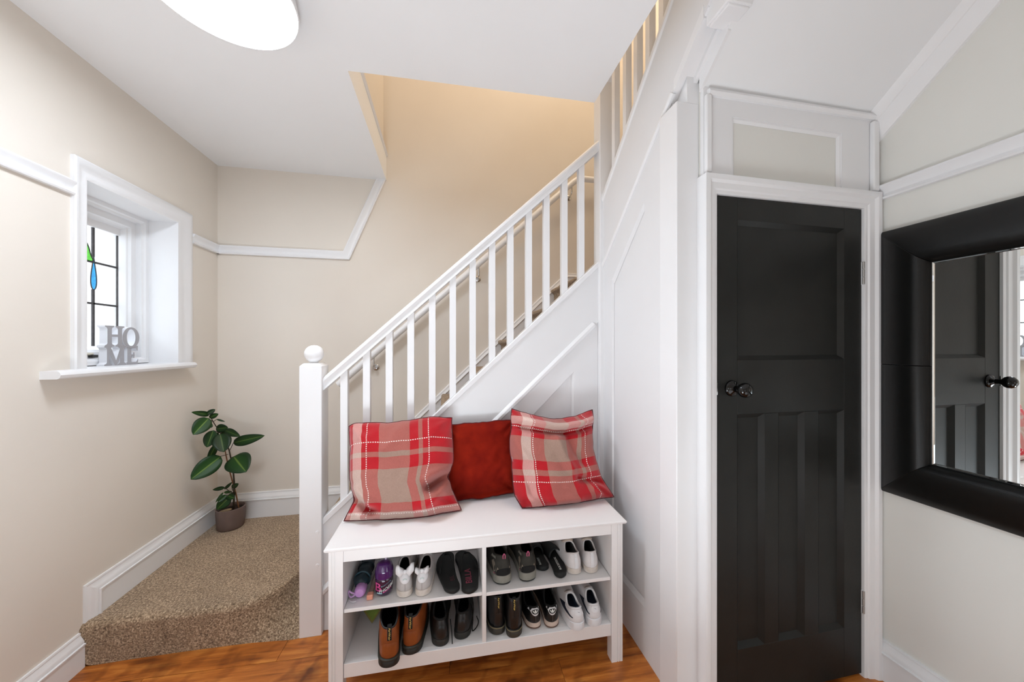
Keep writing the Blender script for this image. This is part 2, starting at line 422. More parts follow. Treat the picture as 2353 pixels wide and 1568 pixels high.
# ------------------------------------------------------------------ skirtings, picture rails, cornice
SK = [(0.0, 0.0), (0.0, 0.007), (0.006, 0.009), (0.008, 0.007), (0.014, 0.009), (0.026, 0.016), (0.036, 0.021), (0.043, 0.020), (0.044, 0.027), (0.050, 0.0265), (0.051, 0.0225), (0.051, 0.0)]
def skirting(name, a, b, z0, h, mp, label, ret=False, flip=False, taper=None):
    SKR = [(-t, n) for t, n in SK]
    bm = bmesh.new()
    if ret: path = [(a, z0 - 0.02), (a, z0 + h), (b, z0 + h)]
    else: path = [(a, z0 + h), (b, z0 + h)]
    ribbon(bm, path, SKR, mp)
    prism(bm, [(a + (0.045 if ret else 0), z0 - 0.01), (b, z0 - 0.01), (b, z0 + h - 0.045), (a + (0.045 if ret else 0), z0 + h - 0.045)], mp, 0.0, 0.0225)
    return st(auto_smooth(from_bm(name, bm, M_TRIM)), label)
skirting('baseboard_left', 1.708, 2.55, 0.165, 0.152, LEFT, 'white skirting along the carpeted bottom step', ret=True)
skirting('baseboard_left.001', -0.2, 1.69, 0.0, 0.140, LEFT, 'white skirting at floor level left of the step')
skirting('baseboard_back', -1.428, -0.62, 0.165, 0.166, BACK, 'white skirting behind the potted plant')
skirting('baseboard_right', -1.7, 1.036, 0.0, 0.152, RIGHT, 'white skirting below the mirror')
PR = [(0.0, 0.0), (0.0, 0.016), (0.006, 0.019), (0.012, 0.013), (0.020, 0.010), (0.034, 0.013), (0.044, 0.022), (0.050, 0.024), (0.055, 0.022), (0.055, 0.0)]
def rail(name, path, mp, label): return st(ribbon_obj(name, path, PR, mp, M_TRIM), label)
rail('trim_2', [(-0.2, 1.898), (1.66, 1.898)], LEFT, 'white picture rail left of the window')
rail('trim_3', [(2.308, 1.898), (YB, 1.898)], LEFT, 'white picture rail between window and corner')
rail('trim_4', [(XL, 1.898), (-0.648, 1.898), (-0.408, 2.476)], BACK, 'white picture rail that turns up to the ceiling')
rail('trim_5', [(-1.7, 1.872), (1.05, 1.872)], RIGHT, 'white picture rail above the mirror')
CORN = [(0.0, 0.0), (0.0, 0.012), (0.012, 0.018), (0.05, 0.03), (0.052, 0.034), (0.085, 0.052), (0.118, 0.088), (0.118, 0.0)]
st(ribbon_obj('trim_6', [(1.058, 2.094), (0.55, 2.525)], CORN, lambda u, v, n: (XR - n, u, v), M_TRIM) if False else ribbon_obj('trim_6', [(0.55, 2.525), (1.058, 2.094)], [(t, n) for t, n in CORN], RIGHT, M_TRIM), 'white cornice sloping up under the soffit')

# ------------------------------------------------------------------ window
win = st(thing('window_1', 'small leaded window with a blue glass drop in a deep white reveal', None, (XL, 1.96, WZ0)))
R0 = [(WY0, WZ0), (WY0, WZ1), (WY1, WZ1), (WY1, WZ0)]      # clockwise seen from the room: t to the left is outward
ARCH = [(-0.004, -0.01), (-0.004, 0.012), (0.012, 0.016), (0.020, 0.013), (0.040, 0.015), (0.052, 0.024), (0.066, 0.026), (0.072, 0.020), (0.072, -0.01)]
def loop(c):   # rectangle centred frame path
    return c
bm = bmesh.new(); rows_ = []
for (y_, z_, dy_, dz_) in ((WY0, WZ0, -0.052, 0), (WY0, WZ1, -0.052, 0.074), (WY1, WZ1, 0.096, 0.074), (WY1, WZ0, 0.096, 0)):
    rows_.append([bm.verts.new(LEFT(y_ + dy_ * t / 0.072, z_ + dz_ * t / 0.072, n * 0.7)) for t, n in ARCH])
for A, Bq in zip(rows_, rows_[1:]):
    for j in range(len(ARCH)): bm.faces.new([A[j], A[(j + 1) % len(ARCH)], Bq[(j + 1) % len(ARCH)], Bq[j]])
auto_smooth(from_bm('architrave', bm, M_TRIM, win))
# sill board with rounded nose
bm = bmesh.new()
prof = [(-0.20, 1.176), (0.052, 1.176), (0.060, 1.181), (0.064, 1.191), (0.060, 1.201), (0.052, 1.2065), (-0.20, 1.2065)]
prism(bm, [(-0.20, 1.176), (-0.0002, 1.176), (-0.0002, 1.2064), (-0.20, 1.2064)], lambda u, v, n: (XL + u, n, v), WY0 + 0.001, WY1 - 0.001)
prism(bm, [(0.0, 1.176)] + prof[1:6] + [(0.0, 1.2065)], lambda u, v, n: (XL + u, n, v), 1.555, 2.262)
auto_smooth(from_bm('window_sill', bm, M_TRIM, win))
REV = [(XL - 0.29, 0), (XL - 0.001, 0)]
bm = bmesh.new()
for lo_, hi_ in (((XL - 0.29, WY0, WZ0), (XL - 0.001, WY0 + 0.004, WZ1)), ((XL - 0.29, WY1 - 0.004, WZ0), (XL - 0.001, WY1, WZ1)), ((XL - 0.29, WY0, WZ1 - 0.004), (XL - 0.001, WY1, WZ1))):
    bm_box(bm, lo_, hi_)
from_bm('reveal_lining', bm, M_TRIM, win)
def frame_loop(name, inset, prof, m=M_TRIM):
    y0, y1, z0, z1 = WY0 + inset, WY1 - inset, WZ0 + inset, WZ1 - inset
    bm = bmesh.new(); ribbon(bm, [(y0, z0), (y1, z0), (y1, z1), (y0, z1)], prof, LEFT, closed=True)
    return auto_smooth(from_bm(name, bm, m, win))
frame_loop('window_frame', 0.004, [(0, -0.25), (0, -0.130), (0.018, -0.130), (0.022, -0.138), (0.030, -0.142), (0.030, -0.25)])
cas = frame_loop('casement', 0.034, [(0, -0.25), (0, -0.165), (0.030, -0.165), (0.034, -0.176), (0.040, -0.180), (0.048, -0.205), (0.048, -0.25)])
GX = XL - 0.212
GY0, GY1, GZ0, GZ1 = WY0 + 0.080, WY1 - 0.080, WZ0 + 0.092, WZ1 - 0.105
box('casement_rail', (GX - 0.02, GY0 - 0.005, WZ1 - 0.115), (GX + 0.012, GY1 + 0.005, WZ1 - 0.075), M_TRIM, win, 0.002)
ys = [GY0, 1.916, 2.004, GY1]; zs = [GZ0, 1.504, 1.703, GZ1]
for i in range(3):
    for j in range(3):
        box('pane', (GX - 0.002, ys[i] + 0.001, zs[j] + 0.001), (GX + 0.002, ys[i + 1] - 0.001, zs[j + 1] - 0.001), M_GLASS, win)
for yv in ys:
    for za, zb_ in (((GZ0, 1.572), (1.728, GZ1)) if 1.8 < yv < 2.1 and yv not in (GY0, GY1) else ((GZ0, GZ1),)):
        box('lead_came', (GX - 0.004, yv - 0.0042, za), (GX + 0.005, yv + 0.0042, zb_), M_LEAD, win, 0.001)
for zv in zs[1:]: box('lead_came', (GX - 0.004, GY0, zv - 0.0045), (GX + 0.005, GY1, zv + 0.0045), M_LEAD, win, 0.001)
GP = lambda u, v, n: (GX + n, u, v)
def glass_shape(name, poly, m):
    bm = bmesh.new(); prism(bm, poly, GP, 0.003, 0.006); g = from_bm(name, bm, m, win)
    tube('lead_outline', [GP(u, v, 0.004) for u, v in poly], 0.0022, M_LEAD, win, 6, closed=True)
def drop(yc, zt, zb, wd):
    P = []
    for i in range(26):
        a = 2 * PI * i / 26; s = (1 - math.cos(a)) / 2
        P.append((yc + wd * math.sin(a) * (s ** 0.9), zt + (zb - zt) * s))
    return P
glass_shape('glass_drop', drop(2.003, 1.735, 1.570, 0.0215), M_BLUEG)
glass_shape('glass_drop', drop(1.917, 1.735, 1.570, 0.0215), M_BLUEG)
lf = [(1.962, 1.792), (1.972, 1.786), (1.981, 1.765), (1.988, 1.738), (2.000, 1.714), (1.998, 1.706), (1.982, 1.703), (1.966, 1.704), (1.962, 1.712)]
glass_shape('glass_leaf', lf, M_GREENG); glass_shape('glass_leaf', [(3.92 - a, b) for a, b in lf], M_GREENG)
tube('stay_bar', [(GX + 0.055, 1.80, 1.262), (GX + 0.055, 1.935, 1.262)], 0.006, mat('aged_brass_stay', (206, 196, 178), 0.4, metal=0.2), win, 8)
box('stay_end', (GX + 0.045, 1.925, 1.245), (GX + 0.065, 1.952, 1.258), mat('stay_black', (35, 33, 32), 0.4), win, 0.002)

# ------------------------------------------------------------------ panelling below the flights
CAP = lambda x: 0.5289 + 0.9157 * (x + 0.5305)         # top of the lower string capping
TRM = lambda x: 0.966 + 0.932 * (x - 0.2752)           # moulding below the lower string
ws = st(box('wall_spandrel', (-0.56, 1.705, 0.0), (0.85, 1.712, 0.20), M_PANEL), 'white panelled triangle below the lower flight')
bm = bmesh.new(); prism(bm, [(-0.58, 0.0), (0.84, 0.0), (0.84, CAP(0.84) - 0.02), (-0.58, CAP(-0.58) - 0.02)], SPAN, -0.02, 0.0)
me = bpy.data.meshes.new('wall_spandrel'); bmesh.ops.recalc_face_normals(bm, faces=bm.faces[:]); bm.to_mesh(me); bm.free(); me.materials.append(M_PANEL); ws.data = me
def frame_ring(name, outer, inner, mp, n, parent, wd=0.014):
    """flat frame plate with a bevelled window in it"""
    k = len(outer); bm = bmesh.new()
    A = [bm.verts.new(mp(u, v, 0)) for u, v in outer]; B = [bm.verts.new(mp(u, v, n)) for u, v in outer]
    c = (sum(p[0] for p in inner) / k, sum(p[1] for p in inner) / k)
    D = [bm.verts.new(mp(u, v, n)) for u, v in inner]
    sh = lambda p: (p[0] + (c[0] - p[0]) * wd / max(0.05, math.dist(p, c)) * 1.3, p[1] + (c[1] - p[1]) * wd / max(0.05, math.dist(p, c)) * 1.3)
    E_ = [bm.verts.new(mp(*sh(p), 0.001)) for p in inner]
    for i in range(k):
        j = (i + 1) % k
        bm.faces.new([A[i], A[j], B[j], B[i]]); bm.faces.new([B[i], B[j], D[j], D[i]]); bm.faces.new([D[i], D[j], E_[j], E_[i]])
    return from_bm(name, bm, M_PANEL, parent)
frame_ring('panel_frame', [(-0.54, 0.0), (0.80, 0.0), (0.80, TRM(0.80) - 0.03), (-0.54, TRM(-0.54) - 0.03)], [(-0.30, 0.20), (0.667, 0.20), (0.667, 1.165), (-0.30, 0.21)], SPAN, 0.010, ws)
bm = bmesh.new(); prism(bm, [(-0.56, TRM(-0.56) - 0.03), (0.81, TRM(0.81) - 0.03), (0.81, CAP(0.81) - 0.03), (-0.56, CAP(-0.56) - 0.03)], SPAN, 0.0, 0.014)
from_bm('string_board', bm, M_PANEL, ws)
STP = [(0.0, 0.0), (0.0, 0.012), (0.008, 0.024), (0.020, 0.026), (0.030, 0.020), (0.034, 0.014), (0.034, 0.0)]
ribbon_obj('string_moulding', [(-0.54, TRM(-0.54) - 0.045), (0.79, TRM(0.79) - 0.045)], STP, SPAN, M_TRIM, ws)

CAP2 = lambda y: 2.0587 + 0.885 * (1.7227 - y) - 0.012   # top of the upper string capping
BOT2 = lambda y: 1.866 + 0.900 * (1.509 - y)             # bottom of the upper string
wp = st(from_bm('wall_cupboard_side', (lambda bm: (prism(bm, [(1.72, 0.0), (1.13, 0.0), (1.13, BOT2(1.13) + 0.05), (1.72, BOT2(1.72) + 0.05)], PANW, -0.03, 0.0), bm)[1])(bmesh.new()), M_PANEL), 'white panelled side of the understairs cupboard')
frame_ring('panel_frame', [(1.70, 0.0), (1.155, 0.0), (1.155, BOT2(1.155)), (1.70, BOT2(1.70))], [(1.573, 0.195), (1.292, 0.205), (1.292, 1.905), (1.573, 1.632)], PANW, 0.010, wp, 0.02)
bm = bmesh.new(); prism(bm, [(1.72, BOT2(1.72)), (0.93, BOT2(0.93)), (0.93, CAP2(0.93) - 0.03), (1.72, CAP2(1.72) - 0.03)], PANW, -0.04, 0.013)
from_bm('string_board', bm, M_PANEL, wp)
ribbon_obj('string_moulding', [(1.69, BOT2(1.69) + 0.02), (1.12, BOT2(1.12) + 0.02)], [(t, n + 0.003) for t, n in [(0, 0), (0.0, 0.008), (0.008, 0.016), (0.016, 0.017), (0.022, 0.010), (0.022, 0.0)]], PANW, M_TRIM, wp)
# mouldings under the upper string where it runs out over the hall
bm = bmesh.new()
for x0, x1, dz in ((0.8152, 0.838, 0.0), (0.872, 0.8865, -0.012)):
    prism(bm, [(1.10, BOT2(1.10) - 0.012 + dz), (0.955, BOT2(0.955) - 0.012 + dz), (0.955, BOT2(0.955) + 0.03), (1.10, BOT2(1.10) + 0.03)], lambda u, v, n: (n, u, v), x0, x1)
prism(bm, [(1.14, BOT2(1.14) - 0.004), (0.94, BOT2(0.94) - 0.004), (0.94, BOT2(0.94) + 0.03), (1.14, BOT2(1.14) + 0.03)], lambda u, v, n: (n, u, v), 0.8185, 0.8855)
prism(bm, [(1.0555, 2.198), (0.93, 2.303), (0.93, BOT2(0.93) + 0.02), (1.0555, BOT2(1.0555) + 0.02)], lambda u, v, n: (n, u, v), 0.8835, 0.8945)
from_bm('string_edge', bm, M_TRIM, wp)
box('corner_post', (0.803, 1.067, 0.0), (0.892, 1.166, 2.165), M_TRIM, wp, 0.003)
box('inner_corner_post', (0.801, 1.668, 0.0), (0.876, 1.745, 3.10), M_TRIM, wp, 0.003)

# ------------------------------------------------------------------ cupboard wall, casing and black door
DX0, DX1, DZ1 = 0.944, 1.611, 1.838
wc = st(box('wall_cupboard', (0.8935, 1.056, 1.845), (1.70, 1.12, 2.24), M_WALLG), 'wall over the black cupboard door')
bm = bmesh.new()
bm_box(bm, (0.892, 1.045, 1.890), (1.010, 1.060, 2.24)); bm_box(bm, (1.503, 1.045, 1.890), (1.688, 1.060, 2.24)); bm_box(bm, (1.010, 1.045, 2.120), (1.503, 1.060, 2.24))
bm_box(bm, (0.8455, 1.0685, 1.845), (0.8932, 1.12, 2.26))
from_bm('overpanel_frame', bm, M_TRIM, wc)
ribbon_obj('overpanel_bead', [(1.503, 1.89), (1.503, 2.120), (1.010, 2.120), (1.010, 1.89)], [(0, 0), (0, 0.008), (0.006, 0.0075), (0.014, 0.001), (0.014, 0)], lambda u, v, n: (u, 1.0555 - n, v), M_TRIM, wc)
for o_ in wc.children: pass
CAS = [(0.0, -0.02), (0.0, 0.010), (0.006, 0.013), (0.012, 0.013), (0.016, 0.018), (0.034, 0.022), (0.042, 0.030), (0.054, 0.032), (0.060, 0.030), (0.060, -0.02)]
cs = st(ribbon_obj('trim_7', [(DX1, 0.0), (DX1, DZ1), (DX0, DZ1), (DX0, 0.0)], [(-t if False else t, n) for t, n in [(a * -1, b) for a, b in CAS]], lambda u, v, n: (u, 1.052 - n, v), M_TRIM), 'white moulded casing round the black door')
st(ribbon_obj('trim_8', [(0.905, 2.178), (1.682, 2.186)], [(0, 0), (0, 0.010), (0.010, 0.018), (0.020, 0.014), (0.022, 0.0)], lambda u, v, n: (u, 1.045 - n, v), M_TRIM), 'thin white bead below the soffit')
st(box('trim_9', (1.640, 1.028, 1.905), (1.668, 1.045, 2.178), M_TRIM, None, 0.004), 'upright white bead beside the overdoor panel')
st(box('trim_10', (1.664, 1.034, 0.0), (1.689, 1.056, 1.905), M_TRIM, None, 0.003), 'upright white strip in the corner by the mirror')
st(box('trim_11', (0.893, 1.030, 1.905), (0.915, 1.046, 2.178), M_TRIM, None, 0.004), 'upright white bead above the corner post')
st(box('wall_cupboard.001', (1.611, 1.058, 0.0), (1.70, 1.12, 1.86), M_TRIM))

door = st(thing('door_1', 'black panelled cupboard door with a round black knob', None, (DX0, 1.05, 0.0)))
DF = 1.050; DB = 1.084
box('stile', (DX0 + 0.002, DF, 0.012), (1.0365, DB, DZ1 - 0.003), M_BLACK, door, 0.0012)
box('stile', (1.5225, DF, 0.012), (DX1 - 0.002, DB, DZ1 - 0.003), M_BLACK, door, 0.0012)
for z0, z1 in ((0.012, 0.203), (1.0515, 1.2485), (1.755, DZ1 - 0.003)): box('rail', (1.0365, DF, z0), (1.5225, DB, z1), M_BLACK, door, 0.0012)
for x0, x1 in ((1.154, 1.2155), (1.3345, 1.400)): box('muntin', (x0, DF, 0.203), (x1, DB, 1.0515), M_BLACK, door, 0.0012)
for (x0, x1, z0, z1) in ((1.0365, 1.5225, 1.2485, 1.755), (1.0365, 1.154, 0.203, 1.0515), (1.2155, 1.3345, 0.203, 1.0515), (1.400, 1.5225, 0.203, 1.0515)):
    bm = bmesh.new()
    def rr(i, y): return [bm.verts.new(p) for p in ((x0 + i, y, z0 + i), (x1 - i, y, z0 + i), (x1 - i, y, z1 - i), (x0 + i, y, z1 - i))]
    a, b, c = rr(0, DF), rr(0.0155, DF + 0.014), rr(0.0155, DF + 0.0141)
    d = rr(0, DB)
    for i in range(4):
        j = (i + 1) % 4; bm.faces.new([a[i], a[j], b[j], b[i]]); bm.faces.new([a[i], a[j], d[j], d[i]])
    bm.faces.new(b); bm.faces.new(d); bm.verts.ensure_lookup_table()
    bmesh.ops.delete(bm, geom=c, context='VERTS')
    from_bm('panel', bm, M_BLACK, door)
# knob on a round rose
kx, kz = 1.012, 1.147
lathe('knob', [(0.0, 0.076), (0.012, 0.0745), (0.021, 0.069), (0.0255, 0.060), (0.0255, 0.052), (0.021, 0.043), (0.013, 0.036), (0.0095, 0.028), (0.011, 0.018), (0.018, 0.012), (0.024, 0.010), (0.0275, 0.007), (0.029, 0.003), (0.029, 0.0)], (kx, DF, kz), (0, -1, 0), M_KNOB, door)
for z in (1.585, 0.295):
    hg = box('hinge', (DX1 - 0.004, DF - 0.004, z - 0.045), (DX1 + 0.004, DF + 0.004, z + 0.045), M_TRIM, door, 0.001)
    for i in range(3):
        tube('hinge_knuckle', [(DX1, DF - 0.005, z - 0.044 + i * 0.03), (DX1, DF - 0.005, z - 0.016 + i * 0.03)], 0.005, mat('painted_steel', (176, 174, 172), 0.4, metal=0.5), hg, 8)
box('latch_plate', (DX0 - 0.003, DF - 0.006, 1.125), (DX0 + 0.006, DF + 0.002, 1.168), M_CHROME, door, 0.001)
box('jamb_edge', (DX0 - 0.001, DF + 0.004, 1.30), (DX0 + 0.0035, DF + 0.03, DZ1 - 0.012), M_RUST, door)
box('dark_backing', (DX0 - 0.03, DB, 0.0), (DX1 + 0.03, DB + 0.01, DZ1 + 0.03), mat('cupboard_dark', (30, 28, 27), 0.9), door)  # plain dark sheet across the doorway, standing in for the cupboard's dark inside

# ------------------------------------------------------------------ staircase
stair = thing('staircase', 'brown carpeted staircase that turns at the corner and climbs over the cupboard', 'staircase', (-0.64, 1.70, 0.0))
def step1():
    T = [(-1.452, 1.693), (-1.357, 1.699), (-1.25, 1.694), (-1.15, 1.689), (-1.05, 1.686), (-0.958, 1.686), (-0.90, 1.691), (-0.85, 1.705), (-0.80, 1.728), (-0.765, 1.765), (-0.737, 1.81), (-0.717, 1.88), (-0.69, 1.93), (-0.63, 1.95)]
    B = [(-1.424, 1.690), (-1.33, 1.692), (-1.25, 1.693), (-1.16, 1.6925), (-1.06, 1.692), (-0.97, 1.689), (-0.91, 1.687), (-0.86, 1.685), (-0.81, 1.682), (-0.77, 1.679), (-0.73, 1.675), (-0.69, 1.671), (-0.66, 1.668), (-0.62, 1.666)]
    k = len(T); bm = bmesh.new(); rows = []
    for i in range(k):
        t, b = T[i], B[i]; bx = -1.452 + (-0.60 + 1.452) * i / (k - 1)
        rise = lambda f: (t[0] + (b[0] - t[0]) * f, t[1] + (b[1] - t[1]) * f)
        pts = [(bx, 2.548, 0.167), (bx * 0.6 + t[0] * 0.4, 2.2, 0.168), (t[0] + (bx - t[0]) * 0.1, t[1] + 0.09, 0.168), (t[0], t[1] + 0.030, 0.167)]
        pts += [(t[0], t[1] + 0.010, 0.163)]
        pts += [(*rise(0.03), 0.150)]
        for f, z in ((0.06, 0.135), (0.14, 0.115), (0.30, 0.09), (0.55, 0.055), (0.85, 0.015), (1.0, 0.0)):
            pts.append((*rise(f), z))
        rows.append([bm.verts.new((p[0] + random.uniform(-.001, .001), p[1] + random.uniform(-.0015, .0015), p[2] + (random.uniform(-.001, .001) if p[2] > 0 else 0))) for p in pts])
    for A, Bq in zip(rows, rows[1:]):
        for j in range(len(A) - 1): bm.faces.new([A[j], A[j + 1], Bq[j + 1], Bq[j]])
    o = from_bm('winder_step', bm, M_CARPET, stair, True)
    s = o.modifiers.new('smooth', 'SUBSURF'); s.levels = 2; s.render_levels = 2
    return o
step1()
RISE, GO = 0.196, 0.207
def step_prof(x, z, zb):
    P = [(x + 0.30, z), (x + 0.012, z)]
    for i in range(7):
        a = PI / 2 + PI * i / 6 * 0.98; P.append((x + 0.010 + 0.015 * math.cos(a), z - 0.015 + 0.015 * math.sin(a)))
    P += [(x + 0.020, z - 0.042), (x + 0.024, zb), (x + 0.05, zb), (x + 0.05, z - 0.03), (x + 0.245, z - 0.03)]
    P[0] = (x + 0.245, z)
    return P
for k in range(2, 10):
    x = -0.639 + GO * (k - 2); z = 0.363 + RISE * (k - 2)
    bm = bmesh.new(); P = step_prof(x, z, z - RISE - 0.02)
    if k == 9: P[0] = (XR, z); P[-1] = (XR, z - 0.03)
    prism(bm, P, lambda u, v, n: (u, n, v), 1.748, 2.528)
    auto_smooth(from_bm('carpeted_step', bm, M_CARPET, stair), 40)
for k in range(5):
    yv = 1.655 - GO * k; z = 1.735 + RISE * (k + 1)
    if yv < 0.75: break
    bm = bmesh.new(); P = step_prof(0, z, z - RISE - 0.02)
    prism(bm, P, lambda u, v, n: (n, yv - u, v), 0.900, XR)
    auto_smooth(from_bm('carpeted_step', bm, M_CARPET, stair), 40)
WS = lambda x: 0.7829 + 0.949 * (x + 0.2124)
bm = bmesh.new()
prism(bm, [(-0.63, 0.10), (0.85, 1.40), (0.85, 1.735), (1.69, 1.735), (1.69, 1.865), (0.935, 1.865), (-0.63, WS(-0.63))], BACK, 0.0, 0.022)
ribbon(bm, [(-0.63, WS(-0.63)), (0.935, 1.865), (1.69, 1.865)], [(-0.030, 0.022), (-0.026, 0.030), (-0.01, 0.022), (0.0, 0.018), (0.006, 0.008), (0.006, 0.0), (-0.03, 0.0)], BACK)
auto_smooth(from_bm('wall_string', bm, M_TRIM, stair))

# ------------------------------------------------------------------ balustrades
bal = thing('balustrade', 'white balustrade with square balusters rising from the ball-topped newel', 'balustrade', (-0.587, 1.713, 0.0))
NX0, NX1, NY0, NY1 = -0.633, -0.541, 1.667, 1.759
bm = bmesh.new()
bm_box(bm, (NX0, NY0, 0.0), (NX1, NY1, 1.208))
P0 = [(NX0, NY0), (NX1, NY0), (NX1, NY1), (NX0, NY1)]; i_ = 0.012
A = [bm.verts.new((x, y, 1.208)) for x, y in P0]; Bq = [bm.verts.new((x + (i_ if x == NX0 else -i_), y + (i_ if y == NY0 else -i_), 1.221)) for x, y in P0]
for i in range(4): bm.faces.new([A[i], A[(i + 1) % 4], Bq[(i + 1) % 4], Bq[i]])
bm.faces.new(Bq); bmesh.ops.remove_doubles(bm, verts=bm.verts[:], dist=1e-5)
nw = bevel(from_bm('newel_post', bm, M_TRIM, bal), 0.002)
lathe('newel_ball', [(0.0, 0.083), (0.012, 0.0815), (0.024, 0.076), (0.034, 0.066), (0.0395, 0.053), (0.0405, 0.042), (0.038, 0.030), (0.031, 0.018), (0.022, 0.009), (0.018, 0.005), (0.018, 0.0)], (-0.587, 1.713, 1.220), (0, 0, 1), M_TRIM, nw)
for z in (0.465, 0.317): lathe('peg', [(0.0, 0.002), (0.006, 0.0018), (0.0075, 0.0)], (-0.558, NY0, z), (0, -1, 0), M_TRIM, nw, 12)
RT = lambda x: 1.156 + 0.921 * (x + 0.5444)          # top of the handrail
RS = lambda u, v, n: (u, n, v)
def slope_sweep(name, prof, zf, x0, x1, m, parent):
    """profile (y, dz) swept up the stairs between two plumb ends"""
    bm = bmesh.new(); rows = [[bm.verts.new((x, yy, zf(x) + dz)) for yy, dz in prof] for x in (x0, x1)]
    k = len(prof)
    for j in range(k): bm.faces.new([rows[0][j], rows[0][(j + 1) % k], rows[1][(j + 1) % k], rows[1][j]])
    bm.faces.new(rows[0]); bm.faces.new(rows[1][::-1])
    return auto_smooth(from_bm(name, bm, m, parent), 35)
yc = 1.713
HP = [(yc + a, b) for a, b in ((-0.012, 0.0), (0.012, 0.0), (0.024, -0.004), (0.030, -0.012), (0.031, -0.022), (0.026, -0.030), (0.022, -0.036), (0.022, -0.050), (0.026, -0.062), (-0.026, -0.062), (-0.022, -0.050), (-0.022, -0.036), (-0.026, -0.030), (-0.031, -0.022), (-0.030, -0.012), (-0.024, -0.004))]
slope_sweep('handrail', HP, RT, -0.541, 0.803, M_TRIM, bal)
CP = [(yc + a, b) for a, b in ((-0.024, 0.0), (0.030, 0.0), (0.034, -0.006), (0.034, -0.022), (0.024, -0.032), (0.024, -0.05), (-0.014, -0.05), (-0.022, -0.036), (-0.028, -0.030), (-0.029, -0.006))]
slope_sweep('string_cap', CP, CAP, -0.541, 0.803, M_TRIM, bal)
bx = [-0.4565, -0.3585, -0.2575, -0.159, -0.0588, 0.0396, 0.137, 0.2345, 0.3285, 0.4247, 0.5194, 0.6173, 0.7113]
for x in bx:
    bm = bmesh.new(); h = 0.0155
    V = []
    for zf, dz in ((CAP, -0.001), (RT, -0.061)):
        V.append([bm.verts.new((x + a, yc + b, zf(x + a) + dz)) for a, b in ((-h, -h), (h, -h), (h, h), (-h, h))])
    for i in range(4): bm.faces.new([V[0][i], V[0][(i + 1) % 4], V[1][(i + 1) % 4], V[1][i]])
    bm.faces.new(V[0][::-1]); bm.faces.new(V[1])
    from_bm('baluster', bm, M_TRIM, bal)

bal2 = thing('balustrade', 'white balustrade of the upper flight, seen edge on below the ceiling', 'balustrade', (0.845, 1.30, 2.0))
xc = 0.845
def slope_sweep2(name, prof, zf, y0, y1, m, parent):
    bm = bmesh.new(); rows = [[bm.verts.new((xx, yy, zf(yy) + dz)) for xx, dz in prof] for yy in (y0, y1)]
    k = len(prof)
    for j in range(k): bm.faces.new([rows[0][j], rows[0][(j + 1) % k], rows[1][(j + 1) % k], rows[1][j]])
    bm.faces.new(rows[0]); bm.faces.new(rows[1][::-1])
    return auto_smooth(from_bm(name, bm, m, parent), 35)
slope_sweep2('string_cap', [(xc + a - 1.713 + 1.713, b) for a, b in ((-0.026, 0.0), (0.030, 0.0), (0.034, -0.006), (0.034, -0.024), (0.024, -0.034), (0.024, -0.05), (-0.024, -0.05), (-0.030, -0.036), (-0.034, -0.030), (-0.034, -0.006))], CAP2, 1.668, 0.96, M_TRIM, bal2)
RT2 = lambda y: CAP2(y) + 0.66
slope_sweep2('handrail', [(xc + a - yc, b) for a, b in HP] if False else [(a - yc + xc, b) for a, b in HP], RT2, 1.668, 0.96, M_TRIM, bal2)
for yv in (1.582, 1.473, 1.380, 1.288, 1.197, 1.103, 1.008):
    bm = bmesh.new(); h = 0.0145; V = []
    for zf, dz in ((CAP2, -0.001), (RT2, -0.061)):
        V.append([bm.verts.new((xc + a, yv + b, zf(yv + b) + dz)) for a, b in ((-h, -h), (h, -h), (h, h), (-h, h))])
    for i in range(4): bm.faces.new([V[0][i], V[0][(i + 1) % 4], V[1][(i + 1) % 4], V[1][i]])
    bm.faces.new(V[0][::-1]); bm.faces.new(V[1]); from_bm('baluster', bm, M_TRIM, bal2)
bm = bmesh.new(); bm_box(bm, (0.826, 0.868, 2.328), (0.912, 0.957, 3.6))
bm_box(bm, (0.832, 0.874, 2.320), (0.906, 0.951, 2.330))
bevel(from_bm('newel_drop', bm, M_TRIM, bal2), 0.003)

wr = thing('wall_handrail', 'round white handrail fixed along the cream wall with chrome brackets', 'handrail', (-0.5, 2.50, 1.15))
WR = lambda x: 1.094 + 0.909 * (x + 0.639)
pts = [(-0.70, 2.475, WR(-0.70)), (0.96, 2.475, WR(0.96)), (0.985, 2.475, WR(0.985) - 0.004), (1.01, 2.475, WR(1.0)), (1.06, 2.475, WR(1.0) + 0.004), (1.60, 2.475, WR(1.0) + 0.004)]
tube('rail', pts, 0.0225, M_TRIM, wr, 14)
for x, z in ((-0.4755, 1.148), (0.2434, 1.7986), (0.958, 2.4646)):
    b = lathe('bracket', [(0.023, 0.0), (0.023, 0.004), (0.020, 0.007), (0.007, 0.009), (0.006, 0.03)], (x, YB, z), (0, -1, 0), M_CHROME, wr, 20)
    tube('bracket_arm', [(x, YB - 0.02, z), (x, YB - 0.06, z + 0.002), (x + 0.0, YB - 0.075, z + 0.015), (x, YB - 0.077, WR(x) - 0.01)], 0.0055, M_CHROME, b, 8)

